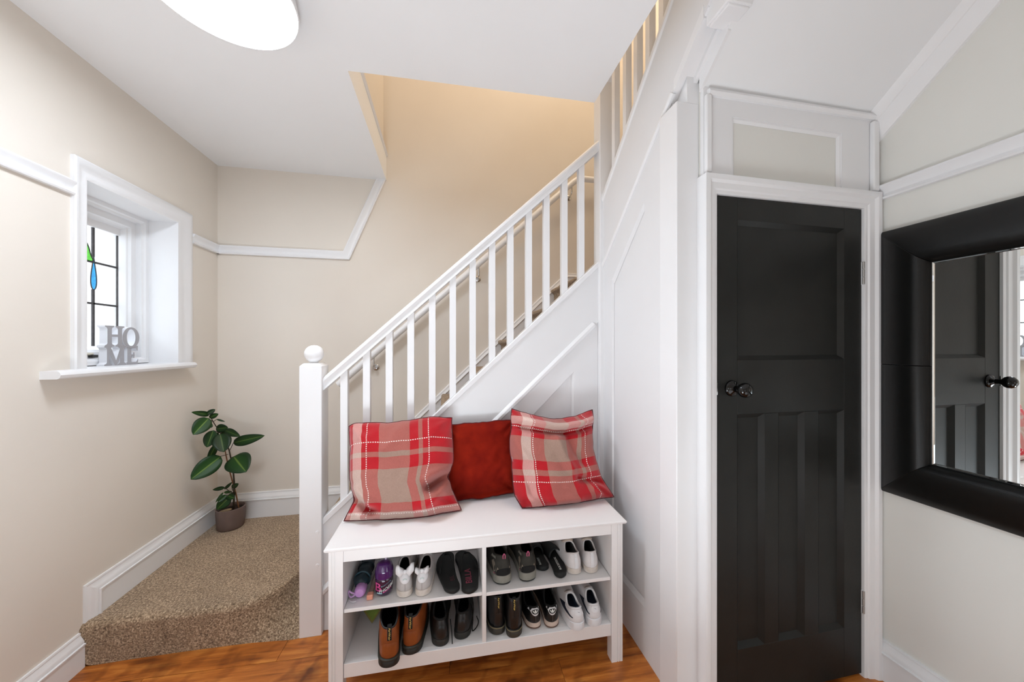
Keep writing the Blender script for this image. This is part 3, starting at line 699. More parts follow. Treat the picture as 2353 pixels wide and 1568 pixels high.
# ------------------------------------------------------------------ ceiling light
lamp = thing('ceiling_light', 'round white flush ceiling light glowing above the stairs', 'light', (-0.695, 1.235, 2.42))
lathe('lamp_base', [(0.0, 0.055), (0.195, 0.055), (0.205, 0.045), (0.2125, 0.004), (0.2125, -0.004), (0.209, -0.005), (0.207, 0.0), (0.205, 0.006)], (-0.695, 1.235, 2.42), (0, 0, 1), M_TRIM, lamp, 64)
m_em = mat('glowing_diffuser', (232, 243, 255), 0.4, vary=0.0, emit=LAMP_STRENGTH)
lathe('diffuser', [(0.0, -0.0055), (0.10, -0.005), (0.18, -0.0045), (0.2065, -0.003), (0.2065, 0.004), (0.0, 0.004)], (-0.695, 1.235, 2.42), (0, 0, 1), m_em, lamp, 64)
#PART2
# ------------------------------------------------------------------ mirror
mir = thing('wall_mirror', 'large mirror in a padded black leather frame on the pale grey wall', 'mirror', (XR, 0.38, 0.737))
MY0, MY1, MZ0, MZ1 = -0.27, 1.030, 0.737, 1.741
MF = [(0.0, 0.002), (0.0, 0.022), (0.004, 0.027), (0.03, 0.038), (0.07, 0.050), (0.105, 0.058), (0.122, 0.057), (0.134, 0.050), (0.142, 0.038), (0.147, 0.028), (0.152, 0.026), (0.153, 0.002)]
def frame_side(name, path, lab=None):
    bm = bmesh.new(); ribbon(bm, path, MF, RIGHT)
    o = auto_smooth(from_bm(name, bm, M_LEATHER, mir), 45); return o
def frame_piece(name, pa, pb, da, db):
    """one padded side; da, db push the inner edge in for the mitre"""
    bm = bmesh.new(); d = Vector((pb[0] - pa[0], pb[1] - pa[1])).normalized(); nn = Vector((-d.y, d.x))
    rows = []
    for p, dd in ((pa, da), (pb, db)):
        rows.append([bm.verts.new(RIGHT(p[0] + nn.x * t + d.x * dd * t, p[1] + nn.y * t + d.y * dd * t, n)) for t, n in MF])
    k = len(MF)
    for j in range(k): bm.faces.new([rows[0][j], rows[0][(j + 1) % k], rows[1][(j + 1) % k], rows[1][j]])
    bm.faces.new(rows[0]); bm.faces.new(rows[1][::-1])
    o = from_bm(name, bm, M_LEATHER, mir); return bevel(o, 0.0015)
zm = 1.229
frame_piece('frame_pad', (MY0, MZ0), (MY1, MZ0), 1, -1)
frame_piece('frame_pad', (MY1, MZ0), (MY1, zm - 0.0006), 1, 0)
frame_piece('frame_pad', (MY1, zm + 0.0006), (MY1, MZ1), 0, -1)
frame_piece('frame_pad', (MY1, MZ1), (MY0, MZ1), 1, -1)
frame_piece('frame_pad', (MY0, MZ1), (MY0, zm), 1, 0)
frame_piece('frame_pad', (MY0, zm), (MY0, MZ0), 0, -1)
M_MIR = bpy.data.materials.new('silvered_glass'); M_MIR.use_nodes = True
p_ = M_MIR.node_tree.nodes['Principled BSDF']; p_.inputs['Metallic'].default_value = 1.0; p_.inputs['Roughness'].default_value = 0.0; p_.inputs['Base Color'].default_value = (0.9, 0.92, 0.91, 1)
mg = box('mirror_glass', (XR - 0.026, MY0 + 0.14, MZ0 + 0.14), (XR - 0.004, MY1 - 0.14, MZ1 - 0.14), M_MIR, mir)
bm = bmesh.new(); ribbon(bm, [(MY0 + 0.151, MZ0 + 0.151), (MY1 - 0.151, MZ0 + 0.151), (MY1 - 0.151, MZ1 - 0.151), (MY0 + 0.151, MZ1 - 0.151)], [(0, 0.020), (0, 0.0285), (0.003, 0.0275), (0.005, 0.0262), (0.005, 0.020)], RIGHT, True)
from_bm('bevelled_edge', bm, M_MIR, mir)

# ------------------------------------------------------------------ HOME letters
M_LET = mat('lit_letter_sides', (232, 232, 236), 0.5, vary=0.01)
M_LETF = mat('shaded_letter_faces', (168, 166, 170), 0.6, vary=0.02)  # backlighting put into the colour: fronts darkened, sides kept bright
home = thing('letter_sign', 'pale block letters, fronts coloured as in shade, reading HOME in two rows on the window sill', 'ornament', (XL - 0.11, 2.0, WZ0 + 0.0005))
LX1 = XL - 0.088; LX0 = LX1 - 0.032
HM = lambda u, v, n: (LX0 + n, 1.908 + u, WZ0 + 0.0008 + v)
def letter(name, boxes=(), polys=(), ring=None):
    bm = bmesh.new(); T = LX1 - LX0
    q = 0.0004 * len(home.children)
    for u0, v0, u1, v1 in boxes: q += 0.0002; prism(bm, [(u0, v0), (u1, v0), (u1, v1), (u0, v1)], HM, q, T - q)
    for p in polys: q += 0.0002; prism(bm, p, HM, q, T - q)
    if ring:
        cu, cv, ra, rb, ia, ib = ring; k = 40
        O = [[bm.verts.new(HM(cu + a * math.cos(2 * PI * i / k), cv + b * math.sin(2 * PI * i / k), n)) for i in range(k)] for a, b, n in ((ra, rb, 0), (ra, rb, T), (ia, ib, T), (ia, ib, 0))]
        for q in range(4):
            A, Bq = O[q], O[(q + 1) % 4]
            for i in range(k): bm.faces.new([A[i], A[(i + 1) % k], Bq[(i + 1) % k], Bq[i]])
    bm.normal_update(); bmesh.ops.recalc_face_normals(bm, faces=bm.faces[:])
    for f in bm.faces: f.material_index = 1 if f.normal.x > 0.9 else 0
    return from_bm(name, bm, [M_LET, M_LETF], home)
def stem_(u, v0, v1, wd=0.022, ov=0.012):
    """serif stem"""
    c = u + wd / 2
    return [(u - ov, v0), (u + wd + ov, v0), (u + wd + ov, v0 + 0.006), (u + wd + 0.004, v0 + 0.009), (u + wd, v0 + 0.015), (u + wd, v1 - 0.015), (u + wd + 0.004, v1 - 0.009), (u + wd + ov, v1 - 0.006), (u + wd + ov, v1), (u - ov, v1), (u - ov, v1 - 0.006), (u - 0.004, v1 - 0.009), (u, v1 - 0.015), (u, v0 + 0.015), (u - 0.004, v0 + 0.009), (u - ov, v0 + 0.006)]
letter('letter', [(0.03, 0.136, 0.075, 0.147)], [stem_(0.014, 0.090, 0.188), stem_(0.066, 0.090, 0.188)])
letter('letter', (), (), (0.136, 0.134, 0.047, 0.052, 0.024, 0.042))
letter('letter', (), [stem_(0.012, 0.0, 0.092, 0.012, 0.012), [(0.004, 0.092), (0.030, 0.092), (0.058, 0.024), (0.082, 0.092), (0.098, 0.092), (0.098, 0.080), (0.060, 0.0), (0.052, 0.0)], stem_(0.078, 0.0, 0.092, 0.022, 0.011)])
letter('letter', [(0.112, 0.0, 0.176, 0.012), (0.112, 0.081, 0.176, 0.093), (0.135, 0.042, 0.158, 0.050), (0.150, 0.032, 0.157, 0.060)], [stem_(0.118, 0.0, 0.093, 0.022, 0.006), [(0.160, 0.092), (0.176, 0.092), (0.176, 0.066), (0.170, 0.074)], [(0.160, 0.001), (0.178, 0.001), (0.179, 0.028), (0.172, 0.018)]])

# ------------------------------------------------------------------ potted plant
plant = thing('potted_plant', 'small rubber plant in a ribbed taupe pot on the carpeted step', 'plant', (-1.310, 2.432, 0.168))
PX, PY, PZ = -1.310, 2.432, 0.168
M_POT = mat('taupe_ceramic', (112, 94, 88), 0.45, vary=0.08, scale=20, bump=0.1)
bm = bmesh.new(); n = 96; rws = []
prof = [(0.055, 0.0), (0.063, 0.002), (0.067, 0.010), (0.071, 0.05), (0.0735, 0.100), (0.0745, 0.120), (0.0745, 0.126), (0.071, 0.128), (0.068, 0.125), (0.066, 0.105), (0.0, 0.104)]
for i, (r, h) in enumerate(prof[:-1]):
    rib = 0.0011 if 2 <= i <= 4 else 0
    rws.append([bm.verts.new((PX + (r + rib * (1 if j % 2 else -1)) * math.cos(2 * PI * j / n), PY + (r + rib * (1 if j % 2 else -1)) * math.sin(2 * PI * j / n), PZ + h)) for j in range(n)])
for A, Bq in zip(rws, rws[1:]):
    for j in range(n): bm.faces.new([A[j], A[(j + 1) % n], Bq[(j + 1) % n], Bq[j]])
bm.faces.new(rws[0][::-1])
auto_smooth(from_bm('pot', bm, M_POT, plant), 60)
lathe('soil', [(0.0665, 0.0), (0.0665, 0.010), (0.045, 0.014), (0.02, 0.012), (0.0, 0.013)], (PX, PY, PZ + 0.096), (0, 0, 1), mat('dark_compost', (42, 30, 24), 0.95, vary=0.4, scale=120, bump=0.8, bscale=150), plant)
bm = bmesh.new(); bmesh.ops.create_uvsphere(bm, u_segments=16, v_segments=10, radius=1)
for v in bm.verts: v.co = Vector((PX - 0.022 + v.co.x * 0.034 + v.co.y * 0.006, PY - 0.030 + v.co.y * 0.016 + v.co.x * 0.016, PZ + 0.112 + v.co.z * 0.011 + v.co.x * 0.004))
from_bm('pebble', bm, mat('cream_pebble', (196, 172, 140), 0.6, vary=0.1, scale=40), plant, True)
# leaf and stem points: measured x, y, z
def sight(zx, zy, ycap):
    """a point of the plant, given where it stands across and up, at depth ycap (or nearer where the side wall would be in the way)"""
    px, py = 430 + zx * 0.1978, 930 + zy * 0.1978
    u = (px - 1176.5) / 784.0; v = -(py - 795.0) / 784.0; ca, sa = math.cos(YAW), math.sin(YAW)
    rx, ry = sa + u * ca, ca - u * sa
    d = ycap / ry
    if rx * d < -1.395: d = -1.395 / rx
    return Vector((rx * d, ry * d, 1.30 + v * d))
def leaf(b, t, wid, yb=2.40, yt=2.36, droop=0.0, fold=0.25, roll=0.0, par=plant):
    B_, T_ = sight(*b, yb), sight(*t, yt); ax = T_ - B_; ln = ax.length; ax.normalize()
    view = (B_ - Vector((0, 0, 1.3))).normalized(); sd = ax.cross(view).normalized(); nrm = sd.cross(ax).normalized()
    sd = (sd * math.cos(roll) + nrm * math.sin(roll)).normalized(); nrm = sd.cross(ax).normalized()
    if nrm.dot(view) > 0: nrm = -nrm
    wm = wid * 0.1978 * B_.length / 784.0 * 0.98 / 2
    bm = bmesh.new(); uvl = bm.loops.layers.uv.new('UVMap'); rows = []; K = 14
    for i in range(K + 1):
        s = i / K; ww = wm * (math.sin(PI * min(1, s ** 0.85)) ** 0.62) if 0 < s < 1 else 0.0008
        c = B_ + ax * (ln * s) + nrm * (-droop * ln * s * s + 0.02 * ln * math.sin(PI * s))
        rows.append([(bm.verts.new(c + sd * (ww * q) + nrm * (abs(q) ** 1.3 * ww * fold)), abs(q)) for q in (-1, -0.6, -0.15, 0, 0.15, 0.6, 1)])
    for A, Bq in zip(rows, rows[1:]):
        for j in range(6):
            f = bm.faces.new([A[j][0], A[j + 1][0], Bq[j + 1][0], Bq[j][0]])
            for lp, q in zip(f.loops, (A[j][1], A[j + 1][1], Bq[j + 1][1], Bq[j][1])): lp[uvl].uv = (q, 0.5)
    o = from_bm('leaf', bm, M_LEAF, par, True)
    sol = o.modifiers.new('thick', 'SOLIDIFY'); sol.thickness = 0.0012
    return o
for a in [((392, 602), (42, 872), 150, 2.34, 2.30), ((250, 160), (68, 352), 118, 2.33, 2.30), ((303, 300), (230, 498), 92, 2.36, 2.33),
          ((384, 343), (428, 553), 134, 2.36, 2.30), ((336, 458), (234, 662), 62, 2.41, 2.38, 0.0, 0.2, 0.5), ((538, 446), (826, 378), 92, 2.42, 2.36, 0.25, 0.2, 0.0),
          ((540, 606), (672, 768), 196, 2.40, 2.30, 0.1, 0.15), ((335, 282), (476, 268), 72, 2.42, 2.42), ((440, 298), (580, 356), 62, 2.42, 2.36, 0.2),
          ((258, 118), (92, 94), 46, 2.38, 2.36, 0.15), ((228, 112), (326, 56), 40, 2.38, 2.38), ((258, 152), (364, 108), 44, 2.38, 2.38),
          ((345, 172), (428, 196), 16, 2.38, 2.38, 0.3), ((300, 238), (238, 258), 36, 2.38, 2.37), ((300, 372), (368, 330), 46, 2.42, 2.42),
          ((402, 352), (482, 312), 56, 2.42, 2.42), ((458, 404), (502, 384), 30, 2.42, 2.42),
          ((436, 966), (296, 992), 34, 2.40, 2.36), ((434, 985), (522, 902), 26, 2.42, 2.42), ((520, 965), (598, 918), 44, 2.42, 2.42), ((420, 1020), (332, 1138), 20, 2.38, 2.36),
          ((456, 1050), (356, 1138), 44, 2.38, 2.34), ((500, 1070), (340, 1225), 92, 2.40, 2.36, 0.2), ((430, 1022), (522, 1014), 26, 2.42, 2.42), ((480, 1100), (560, 1012), 50, 2.42, 2.42), ((470, 1060), (550, 1090), 60, 2.40, 2.38)]:
    leaf(*a)
M_STEM = mat('dark_green_brown_stem', (58, 48, 32), 0.6, vary=0.2, scale=60)
M_TWIG = mat('reddish_twig', (134, 88, 56), 0.6, vary=0.2, scale=60)
base = Vector((PX + 0.012, PY + 0.006, PZ + 0.10))
tube('stem', [base] + [sight(x, y, 2.42) for x, y in ((545, 1050), (546, 900), (532, 740), (505, 610), (488, 530), (455, 448), (385, 332), (310, 212), (262, 128))], [0.0055, 0.0055, 0.005, 0.0045, 0.004, 0.0038, 0.0034, 0.003, 0.0026, 0.002], M_STEM, plant, 8)
tube('stem', [Vector((PX + 0.034, PY + 0.02, PZ + 0.10))] + [sight(x, y, 2.43) for x, y in ((566, 1030), (522, 880), (472, 690), (442, 540), (404, 400))], [0.004, 0.004, 0.004, 0.0036, 0.003, 0.002], M_TWIG, plant, 8)
for P in (((497, 530), (538, 446)), ((478, 578), (392, 602)), ((508, 620), (540, 606)), ((384, 332), (303, 300)), ((300, 200), (250, 160)), ((310, 195), (345, 172)), ((545, 1040), (480, 1000), (436, 966)), ((540, 1060), (456, 1050)), ((530, 1000), (520, 965))):
    tube('petiole', [sight(x, y, 2.41) for x, y in P], 0.0018, M_STEM, plant, 6)

# ------------------------------------------------------------------ shoe bench
bench = thing('shoe_bench', 'white open-fronted shoe bench with two shelves and fluted legs', 'bench', (0.158, 1.302, 0.0), -0.0192)
B = Loc(bench); bf = lambda x, y, z: B(x, y, z)
def bb(name, lo, hi, bv=0.0012): return box(name, lo, hi, M_BENCH, bench, bv, bf)
bm = bmesh.new()
tp = [(-0.574, -0.014), (0.574, -0.014), (0.574, 0.320), (-0.574, 0.320)]
lv = [(0.571, 0.004), (0.577, 0.0), (0.582, 0.0), (0.585, 0.005)]
rw = [[bm.verts.new(bf(x + (i if x < 0 else -i), y + (i if y < 0.1 else -i), z)) for x, y in tp] for z, i in lv]
for A, Q in zip(rw, rw[1:]):
    for i in range(4): bm.faces.new([A[i], A[(i + 1) % 4], Q[(i + 1) % 4], Q[i]])
bm.faces.new(rw[0][::-1]); bm.faces.new(rw[-1])
bevel(from_bm('top', bm, M_BENCH, bench), 0.001)
for sx in (-1, 1):
    # front leg: two flutes near its outer edge
    pf = [(0.514, 0.0), (0.538, 0.0), (0.539, 0.0025), (0.541, 0.0025), (0.542, 0.0), (0.548, 0.0), (0.549, 0.0025), (0.551, 0.0025), (0.552, 0.0), (0.562, 0.0), (0.562, 0.040), (0.514, 0.040)]
    bm = bmesh.new(); prism(bm, [(sx * a, b) for a, b in pf], lambda u, v, n: bf(u, v, n), 0.0, 0.571); from_bm('leg', bm, M_BENCH, bench)
    bb('leg', (sx * 0.562 if sx < 0 else 0.514, 0.262, 0.0), (sx * 0.514 if sx < 0 else 0.562, 0.302, 0.571))
    x0, x1 = (-0.530, -0.5145) if sx < 0 else (0.5145, 0.530)
    bb('side_panel', (x0, 0.040, 0.100), (x1, 0.262, 0.571))
bb('apron', (-0.514, 0.004, 0.524), (0.514, 0.020, 0.571))
bb('back_panel', (-0.514, 0.288, 0.100), (0.514, 0.296, 0.571))
bb('bottom_rail', (-0.513, 0.004, 0.108), (0.513, 0.026, 0.1585))
bb('bottom_shelf', (-0.5145, 0.026, 0.142), (0.5145, 0.288, 0.1575))
bb('divider', (-0.0165, 0.006, 0.1575), (-0.0005, 0.288, 0.524))
bb('middle_shelf', (-0.513, 0.008, 0.338), (-0.0165, 0.288, 0.3515))
bb('middle_shelf', (-0.0005, 0.008, 0.334), (0.5125, 0.288, 0.3475))
ZSL, ZSR, ZB = 0.352, 0.348, 0.158

# ------------------------------------------------------------------ cushions
RED, TAU, WHI = lin((184, 26, 36)), lin((164, 134, 120)), lin((234, 204, 194))
M_TART1 = mat_tartan('red_check_wool', [(0, RED), (0.045, WHI), (0.135, RED), (0.30, TAU), (0.585, RED), (0.665, TAU), (0.705, RED)],
                     [(0, WHI), (0.075, RED), (0.165, TAU), (0.50, RED), (0.615, TAU), (0.665, RED)], (0.185, 0.765), (0.06, 0.765))
M_TART2 = mat_tartan('red_check_wool_second', [(0, RED), (0.10, WHI), (0.205, RED), (0.345, TAU), (0.60, RED), (0.735, TAU), (0.785, RED)],
                     [(0, RED), (0.325, TAU), (0.385, RED), (0.48, TAU), (0.72, RED), (0.84, WHI), (0.925, RED)], (0.225, 0.835), (0.265, 0.825))
M_VELV = mat('rust_red_velvet', (112, 17, 8), 0.9, vary=0.3, scale=14, bump=0.1, bscale=300, spec=0.1, rgb2=(140, 30, 13))
M_PIPE = mat('maroon_piping', (88, 26, 32), 0.8)
def resample(P, n):
    P = [Vector(p) for p in P]; d = [0]
    for a, b in zip(P, P[1:]): d.append(d[-1] + (b - a).length)
    out = []
    for i in range(n + 1):
        t = d[-1] * i / n
        for j in range(len(P) - 1):
            if t <= d[j + 1] + 1e-9:
                f = (t - d[j]) / max(1e-9, d[j + 1] - d[j]); out.append(P[j].lerp(P[j + 1], f)); break
    for _ in range(2): out = [out[0]] + [(out[i - 1] + out[i] * 2 + out[i + 1]) / 4 for i in range(1, n)] + [out[-1]]
    return out
from mathutils import noise as mnoise
def cushion(label, top, right, bottom, left, thick, m, folds, zmin=0.5865, group=None, push=0.0):
    N = 60; seed = len(label) * 1.7
    Tp, Rt, Bt, Lf = resample(top, N), resample(right, N), resample(bottom, N), resample(left, N)   # top L->R, right top->bottom, bottom L->R, left top->bottom
    for k_, E_ in enumerate((Tp, Rt, Bt, Lf)):
        for i in range(1, N):
            wv_ = math.sin(PI * i / N) ** 0.5 * (0.006 * mnoise.noise(Vector((i / N * 5, k_ * 7.3, seed))) + 0.003 * mnoise.noise(Vector((i / N * 13, k_ * 3.1, seed))))
            E_[i] = E_[i] + (Vector((0, 0, wv_)) if k_ in (0, 2) else Vector((wv_, 0, 0)))
    cx = sum((p for p in Tp + Bt), Vector()) / (2 * N + 2)
    root = thing('cushion', label, 'cushion', (cx.x, cx.y, 0.585), 0, group)
    ux = (Tp[-1] - Tp[0]).normalized(); uz = (Tp[N // 2] - Bt[N // 2]).normalized(); nn = ux.cross(uz).normalized()
    if nn.y > 0: nn = -nn
    def grid(sign, th):
        G = []
        for j in range(N + 1):
            row = []
            for i in range(N + 1):
                u, v = i / N, j / N
                p = Tp[i] * (1 - v) + Bt[i] * v + Lf[j] * (1 - u) + Rt[j] * u - (Tp[0] * (1 - u) * (1 - v) + Tp[-1] * u * (1 - v) + Bt[0] * (1 - u) * v + Bt[-1] * u * v)
                a, b = 2 * u - 1, 2 * v - 1
                h = th * ((1 - a ** 4) ** 0.62) * ((1 - b ** 4) ** 0.62) * (1 - 0.18 * (a * a + b * b) / 2)
                if sign > 0:
                    e = min(1, 7 * min(u, 1 - u, v, 1 - v) + 0.2)
                    for (u0, v0, u1, v1, wd, am) in folds:
                        du, dv = u1 - u0, v1 - v0; q = max(0, min(1, ((u - u0) * du + (v - v0) * dv) / (du * du + dv * dv)))
                        dd = math.hypot(u - u0 - q * du, v - v0 - q * dv)
                        h += 2.2 * am * math.exp(-(dd / wd) ** 2) * e
                    h += e * (0.010 * mnoise.noise(Vector((u * 2.6, v * 2.6, seed))) + 0.007 * mnoise.noise(Vector((u * 6, v * 5, seed + 9))) + 0.004 * mnoise.noise(Vector((u * 12 + v * 5, v * 12, seed + 3))))
                if sign > 0:
                    for (cu, cv) in ((0, 0), (1, 0), (0, 1), (1, 1)):
                        du, dv = u - cu, v - cv; rr_ = math.hypot(du, dv)
                        h += 0.011 * min(1, rr_ * 14) * math.exp(-(rr_ / 0.26) ** 2) * math.sin(9 * math.atan2(abs(dv), abs(du)) + cu * 2 + cv + seed) * min(1, 8 * min(u, 1 - u, v, 1 - v))
                p = p + nn * (h * sign)
                row.append(p)
            G.append(row)
        return G
    bm = bmesh.new(); uvl = bm.loops.layers.uv.new('UVMap')
    F, K = grid(1, thick), grid(-1, thick * 0.28)
    for G, fl in ((F, False), (K, True)):
        V = [[bm.verts.new((p.x, p.y - push, max(p.z, zmin))) for p in r] for r in G]
        for j in range(N):
            for i in range(N):
                idx = ((j, i), (j + 1, i), (j + 1, i + 1), (j, i + 1)); idx = idx[::-1] if fl else idx
                f = bm.faces.new([V[a][b] for a, b in idx])
                for lp, (a, b) in zip(f.loops, idx): lp[uvl].uv = (b / N, 1 - a / N)
    bmesh.ops.remove_doubles(bm, verts=bm.verts[:], dist=0.0004)
    from_bm('cover', bm, m, root, True)
    ed = Tp + Rt[1:] + Bt[::-1][1:] + Lf[::-1][1:-1]
    tube('piping', [(p.x, p.y - push, max(p.z, zmin + 0.003)) for p in ed], 0.0024, M_PIPE, root, 6, closed=True)
    return root
cushion('red checked cushion slumped beside the newel post, its corners folded on the seat',
        [(-0.413, 1.613, 0.945), (-0.393, 1.616, 0.956), (-0.33, 1.616, 0.956), (-0.218, 1.616, 0.954), (-0.152, 1.619, 0.962), (-0.063, 1.622, 0.971), (0.034, 1.619, 0.964)],
        [(0.034, 1.619, 0.964), (0.037, 1.583, 0.862), (0.039, 1.551, 0.774), (0.014, 1.534, 0.722), (0.032, 1.513, 0.667), (0.071, 1.484, 0.592)],
        [(-0.398, 1.480, 0.594), (-0.29, 1.472, 0.592), (-0.2, 1.462, 0.590), (-0.129, 1.46, 0.589), (-0.057, 1.464, 0.590), (0.005, 1.475, 0.592), (0.071, 1.484, 0.592)],
        [(-0.413, 1.613, 0.945), (-0.398, 1.582, 0.858), (-0.397, 1.561, 0.8), (-0.384, 1.527, 0.706), (-0.366, 1.51, 0.665), (-0.398, 1.480, 0.594)], 0.080, M_TART1,
        [(1.0, 0.62, 0.78, 0.72, 0.045, -0.030), (0.98, 0.55, 0.80, 0.62, 0.05, 0.016), (0.95, 0.72, 0.68, 0.92, 0.05, 0.014), (0.0, 0.78, 0.22, 0.93, 0.04, -0.026), (0.05, 0.70, 0.2, 0.84, 0.05, 0.014), (0.1, 0.95, 0.3, 0.98, 0.03, 0.012), (0.3, 0.97, 0.7, 0.985, 0.05, -0.012), (0.55, 0.05, 0.35, 0.3, 0.05, 0.006)], group=None)
cushion('red checked cushion with a pinched top edge beside the panelled wall',
        [(0.317, 1.609, 0.998), (0.362, 1.603, 0.979), (0.411, 1.599, 0.966), (0.498, 1.592, 0.944), (0.560, 1.592, 0.945), (0.628, 1.594, 0.951), (0.683, 1.599, 0.968), (0.728, 1.602, 0.979)],
        [(0.728, 1.602, 0.979), (0.728, 1.589, 0.935), (0.712, 1.568, 0.872), (0.701, 1.544, 0.799), (0.719, 1.52, 0.727), (0.726, 1.503, 0.674), (0.778, 1.474, 0.592)],
        [(0.334, 1.455, 0.590), (0.378, 1.452, 0.590), (0.424, 1.450, 0.589), (0.512, 1.452, 0.589), (0.616, 1.462, 0.590), (0.698, 1.470, 0.592), (0.778, 1.474, 0.592)],
        [(0.317, 1.609, 0.998), (0.308, 1.58, 0.907), (0.296, 1.553, 0.826), (0.298, 1.527, 0.748), (0.304, 1.484, 0.640), (0.334, 1.455, 0.590)], 0.082, M_TART2,
        [(0.05, 0.10, 0.95, 0.11, 0.05, 0.020), (0.0, 0.185, 1.0, 0.19, 0.03, -0.016), (0.62, 0.2, 0.78, 0.55, 0.05, -0.012), (0.48, 0.25, 0.62, 0.6, 0.05, 0.012), (0.95, 0.8, 0.7, 0.72, 0.04, -0.016), (0.8, 0.85, 0.84, 0.93, 0.03, 0.012), (0.08, 0.5, 0.2, 0.95, 0.04, -0.010), (0.0, 0.3, 0.12, 0.5, 0.05, 0.010), (0.3, 0.97, 0.6, 0.96, 0.04, 0.012)], group=None)
cushion('plain rust red velvet cushion tucked behind the two checked ones',
        [(-0.005, 1.648, 0.924), (0.041, 1.648, 0.926), (0.142, 1.648, 0.930), (0.258, 1.648, 0.936), (0.335, 1.648, 0.938)],
        [(0.335, 1.648, 0.938), (0.340, 1.632, 0.83), (0.342, 1.612, 0.72), (0.338, 1.592, 0.606)],
        [(-0.002, 1.590, 0.592), (0.065, 1.588, 0.591), (0.188, 1.588, 0.594), (0.270, 1.590, 0.600), (0.338, 1.592, 0.606)],
        [(-0.005, 1.648, 0.924), (-0.01, 1.632, 0.83), (-0.01, 1.612, 0.72), (-0.002, 1.590, 0.592)], 0.034, M_VELV,
        [(0.1, 0.97, 0.9, 0.93, 0.03, -0.010)], push=0.01)

# ------------------------------------------------------------------ shoes
def sstep(a, b, x):
    t = max(0.0, min(1.0, (x - a) / (b - a))); return t * t * (3 - 2 * t)
class Shoe:
    """upper lofted from the feather line (where it meets the sole) to the topline (the opening)"""
    def __init__(s, L=0.26, W=0.092, Wh=0.066, side=1, zb=0.028, zh=0.082, zs=0.062, zf=0.085, y0=0.012, yf=0.125, wt=0.046, toe_a=1.0, lean=0.006):
        s.__dict__.update(locals())
    def halfw(s, t):
        wv = s.Wh / 2 + (s.W / 2 - s.Wh / 2) * sstep(0.15, 0.68, t)
        if t < 0.13: wv *= math.sqrt(max(0.0, 1 - ((0.13 - t) / 0.13) ** 2))
        if t > 0.70: wv *= max(0.0, 1 - ((t - 0.70) / 0.30) ** 2.6) ** 0.55
        return wv
    def ctr(s, t): return s.side * (0.010 * math.sin(PI * t) - 0.012 * sstep(0.6, 1.0, t)) 
    def outline(s, ph, grow=0.0):
        t = (1 - math.cos(ph)) / 2; sg = 1 if math.sin(ph) >= 0 else -1
        hw = s.halfw(t) + grow * (0.25 + 0.75 * min(1, abs(math.sin(ph)) * 3))
        yy = s.L * t + grow * (-math.cos(ph)) * (1 if t < 0.15 or t > 0.85 else 0.6)
        return Vector((s.ctr(t) + sg * hw * (1 if abs(math.sin(ph)) > 1e-6 else 0), yy))
    def rim(s, ph):
        t = (1 - math.cos(ph)) / 2; sg = 1 if math.sin(ph) >= 0 else -1
        wv = s.wt / 2 * (abs(math.sin(ph)) ** 0.75)
        y_ = s.y0 + (s.yf - s.y0) * t
        z = s.zh * (1 - sstep(0.0, 0.42, t)) + s.zs * sstep(0.0, 0.42, t)
        z = z + (s.zf - s.zs) * sstep(0.55, 1.0, t)
        return Vector((s.ctr(y_ / s.L) + sg * wv, y_, z))
    def pt(s, ph, v, off=0.0):
        O, R = s.outline(ph), s.rim(ph); t = (1 - math.cos(ph)) / 2; k = sstep(0.25, 0.8, t)
        a0, b0 = v ** 1.4, v
        a1, b1 = 1 - math.cos(PI * v / 2), math.sin(PI * v / 2) ** 0.8
        a, b = a0 + (a1 - a0) * k, b0 + (b1 - b0) * k
        bul = 0.004 * math.sin(PI * v) * (1 - k)
        x = O.x + (R.x - O.x) * a; y = O.y + (R.y - O.y) * a
        dx, dy = x - s.ctr(0.2), y - s.L * 0.22; dl = math.hypot(dx, dy) + 1e-6
        x += dx / dl * (bul + off * (1 - 0.6 * k)); y += dy / dl * (bul + off * (1 - 0.6 * k))
        return (x, y, s.zb + (R.z - s.zb) * b + off * 0.3 * v + off * k * 0.8)
def wpt(fr): return lambda p: fr(*p)
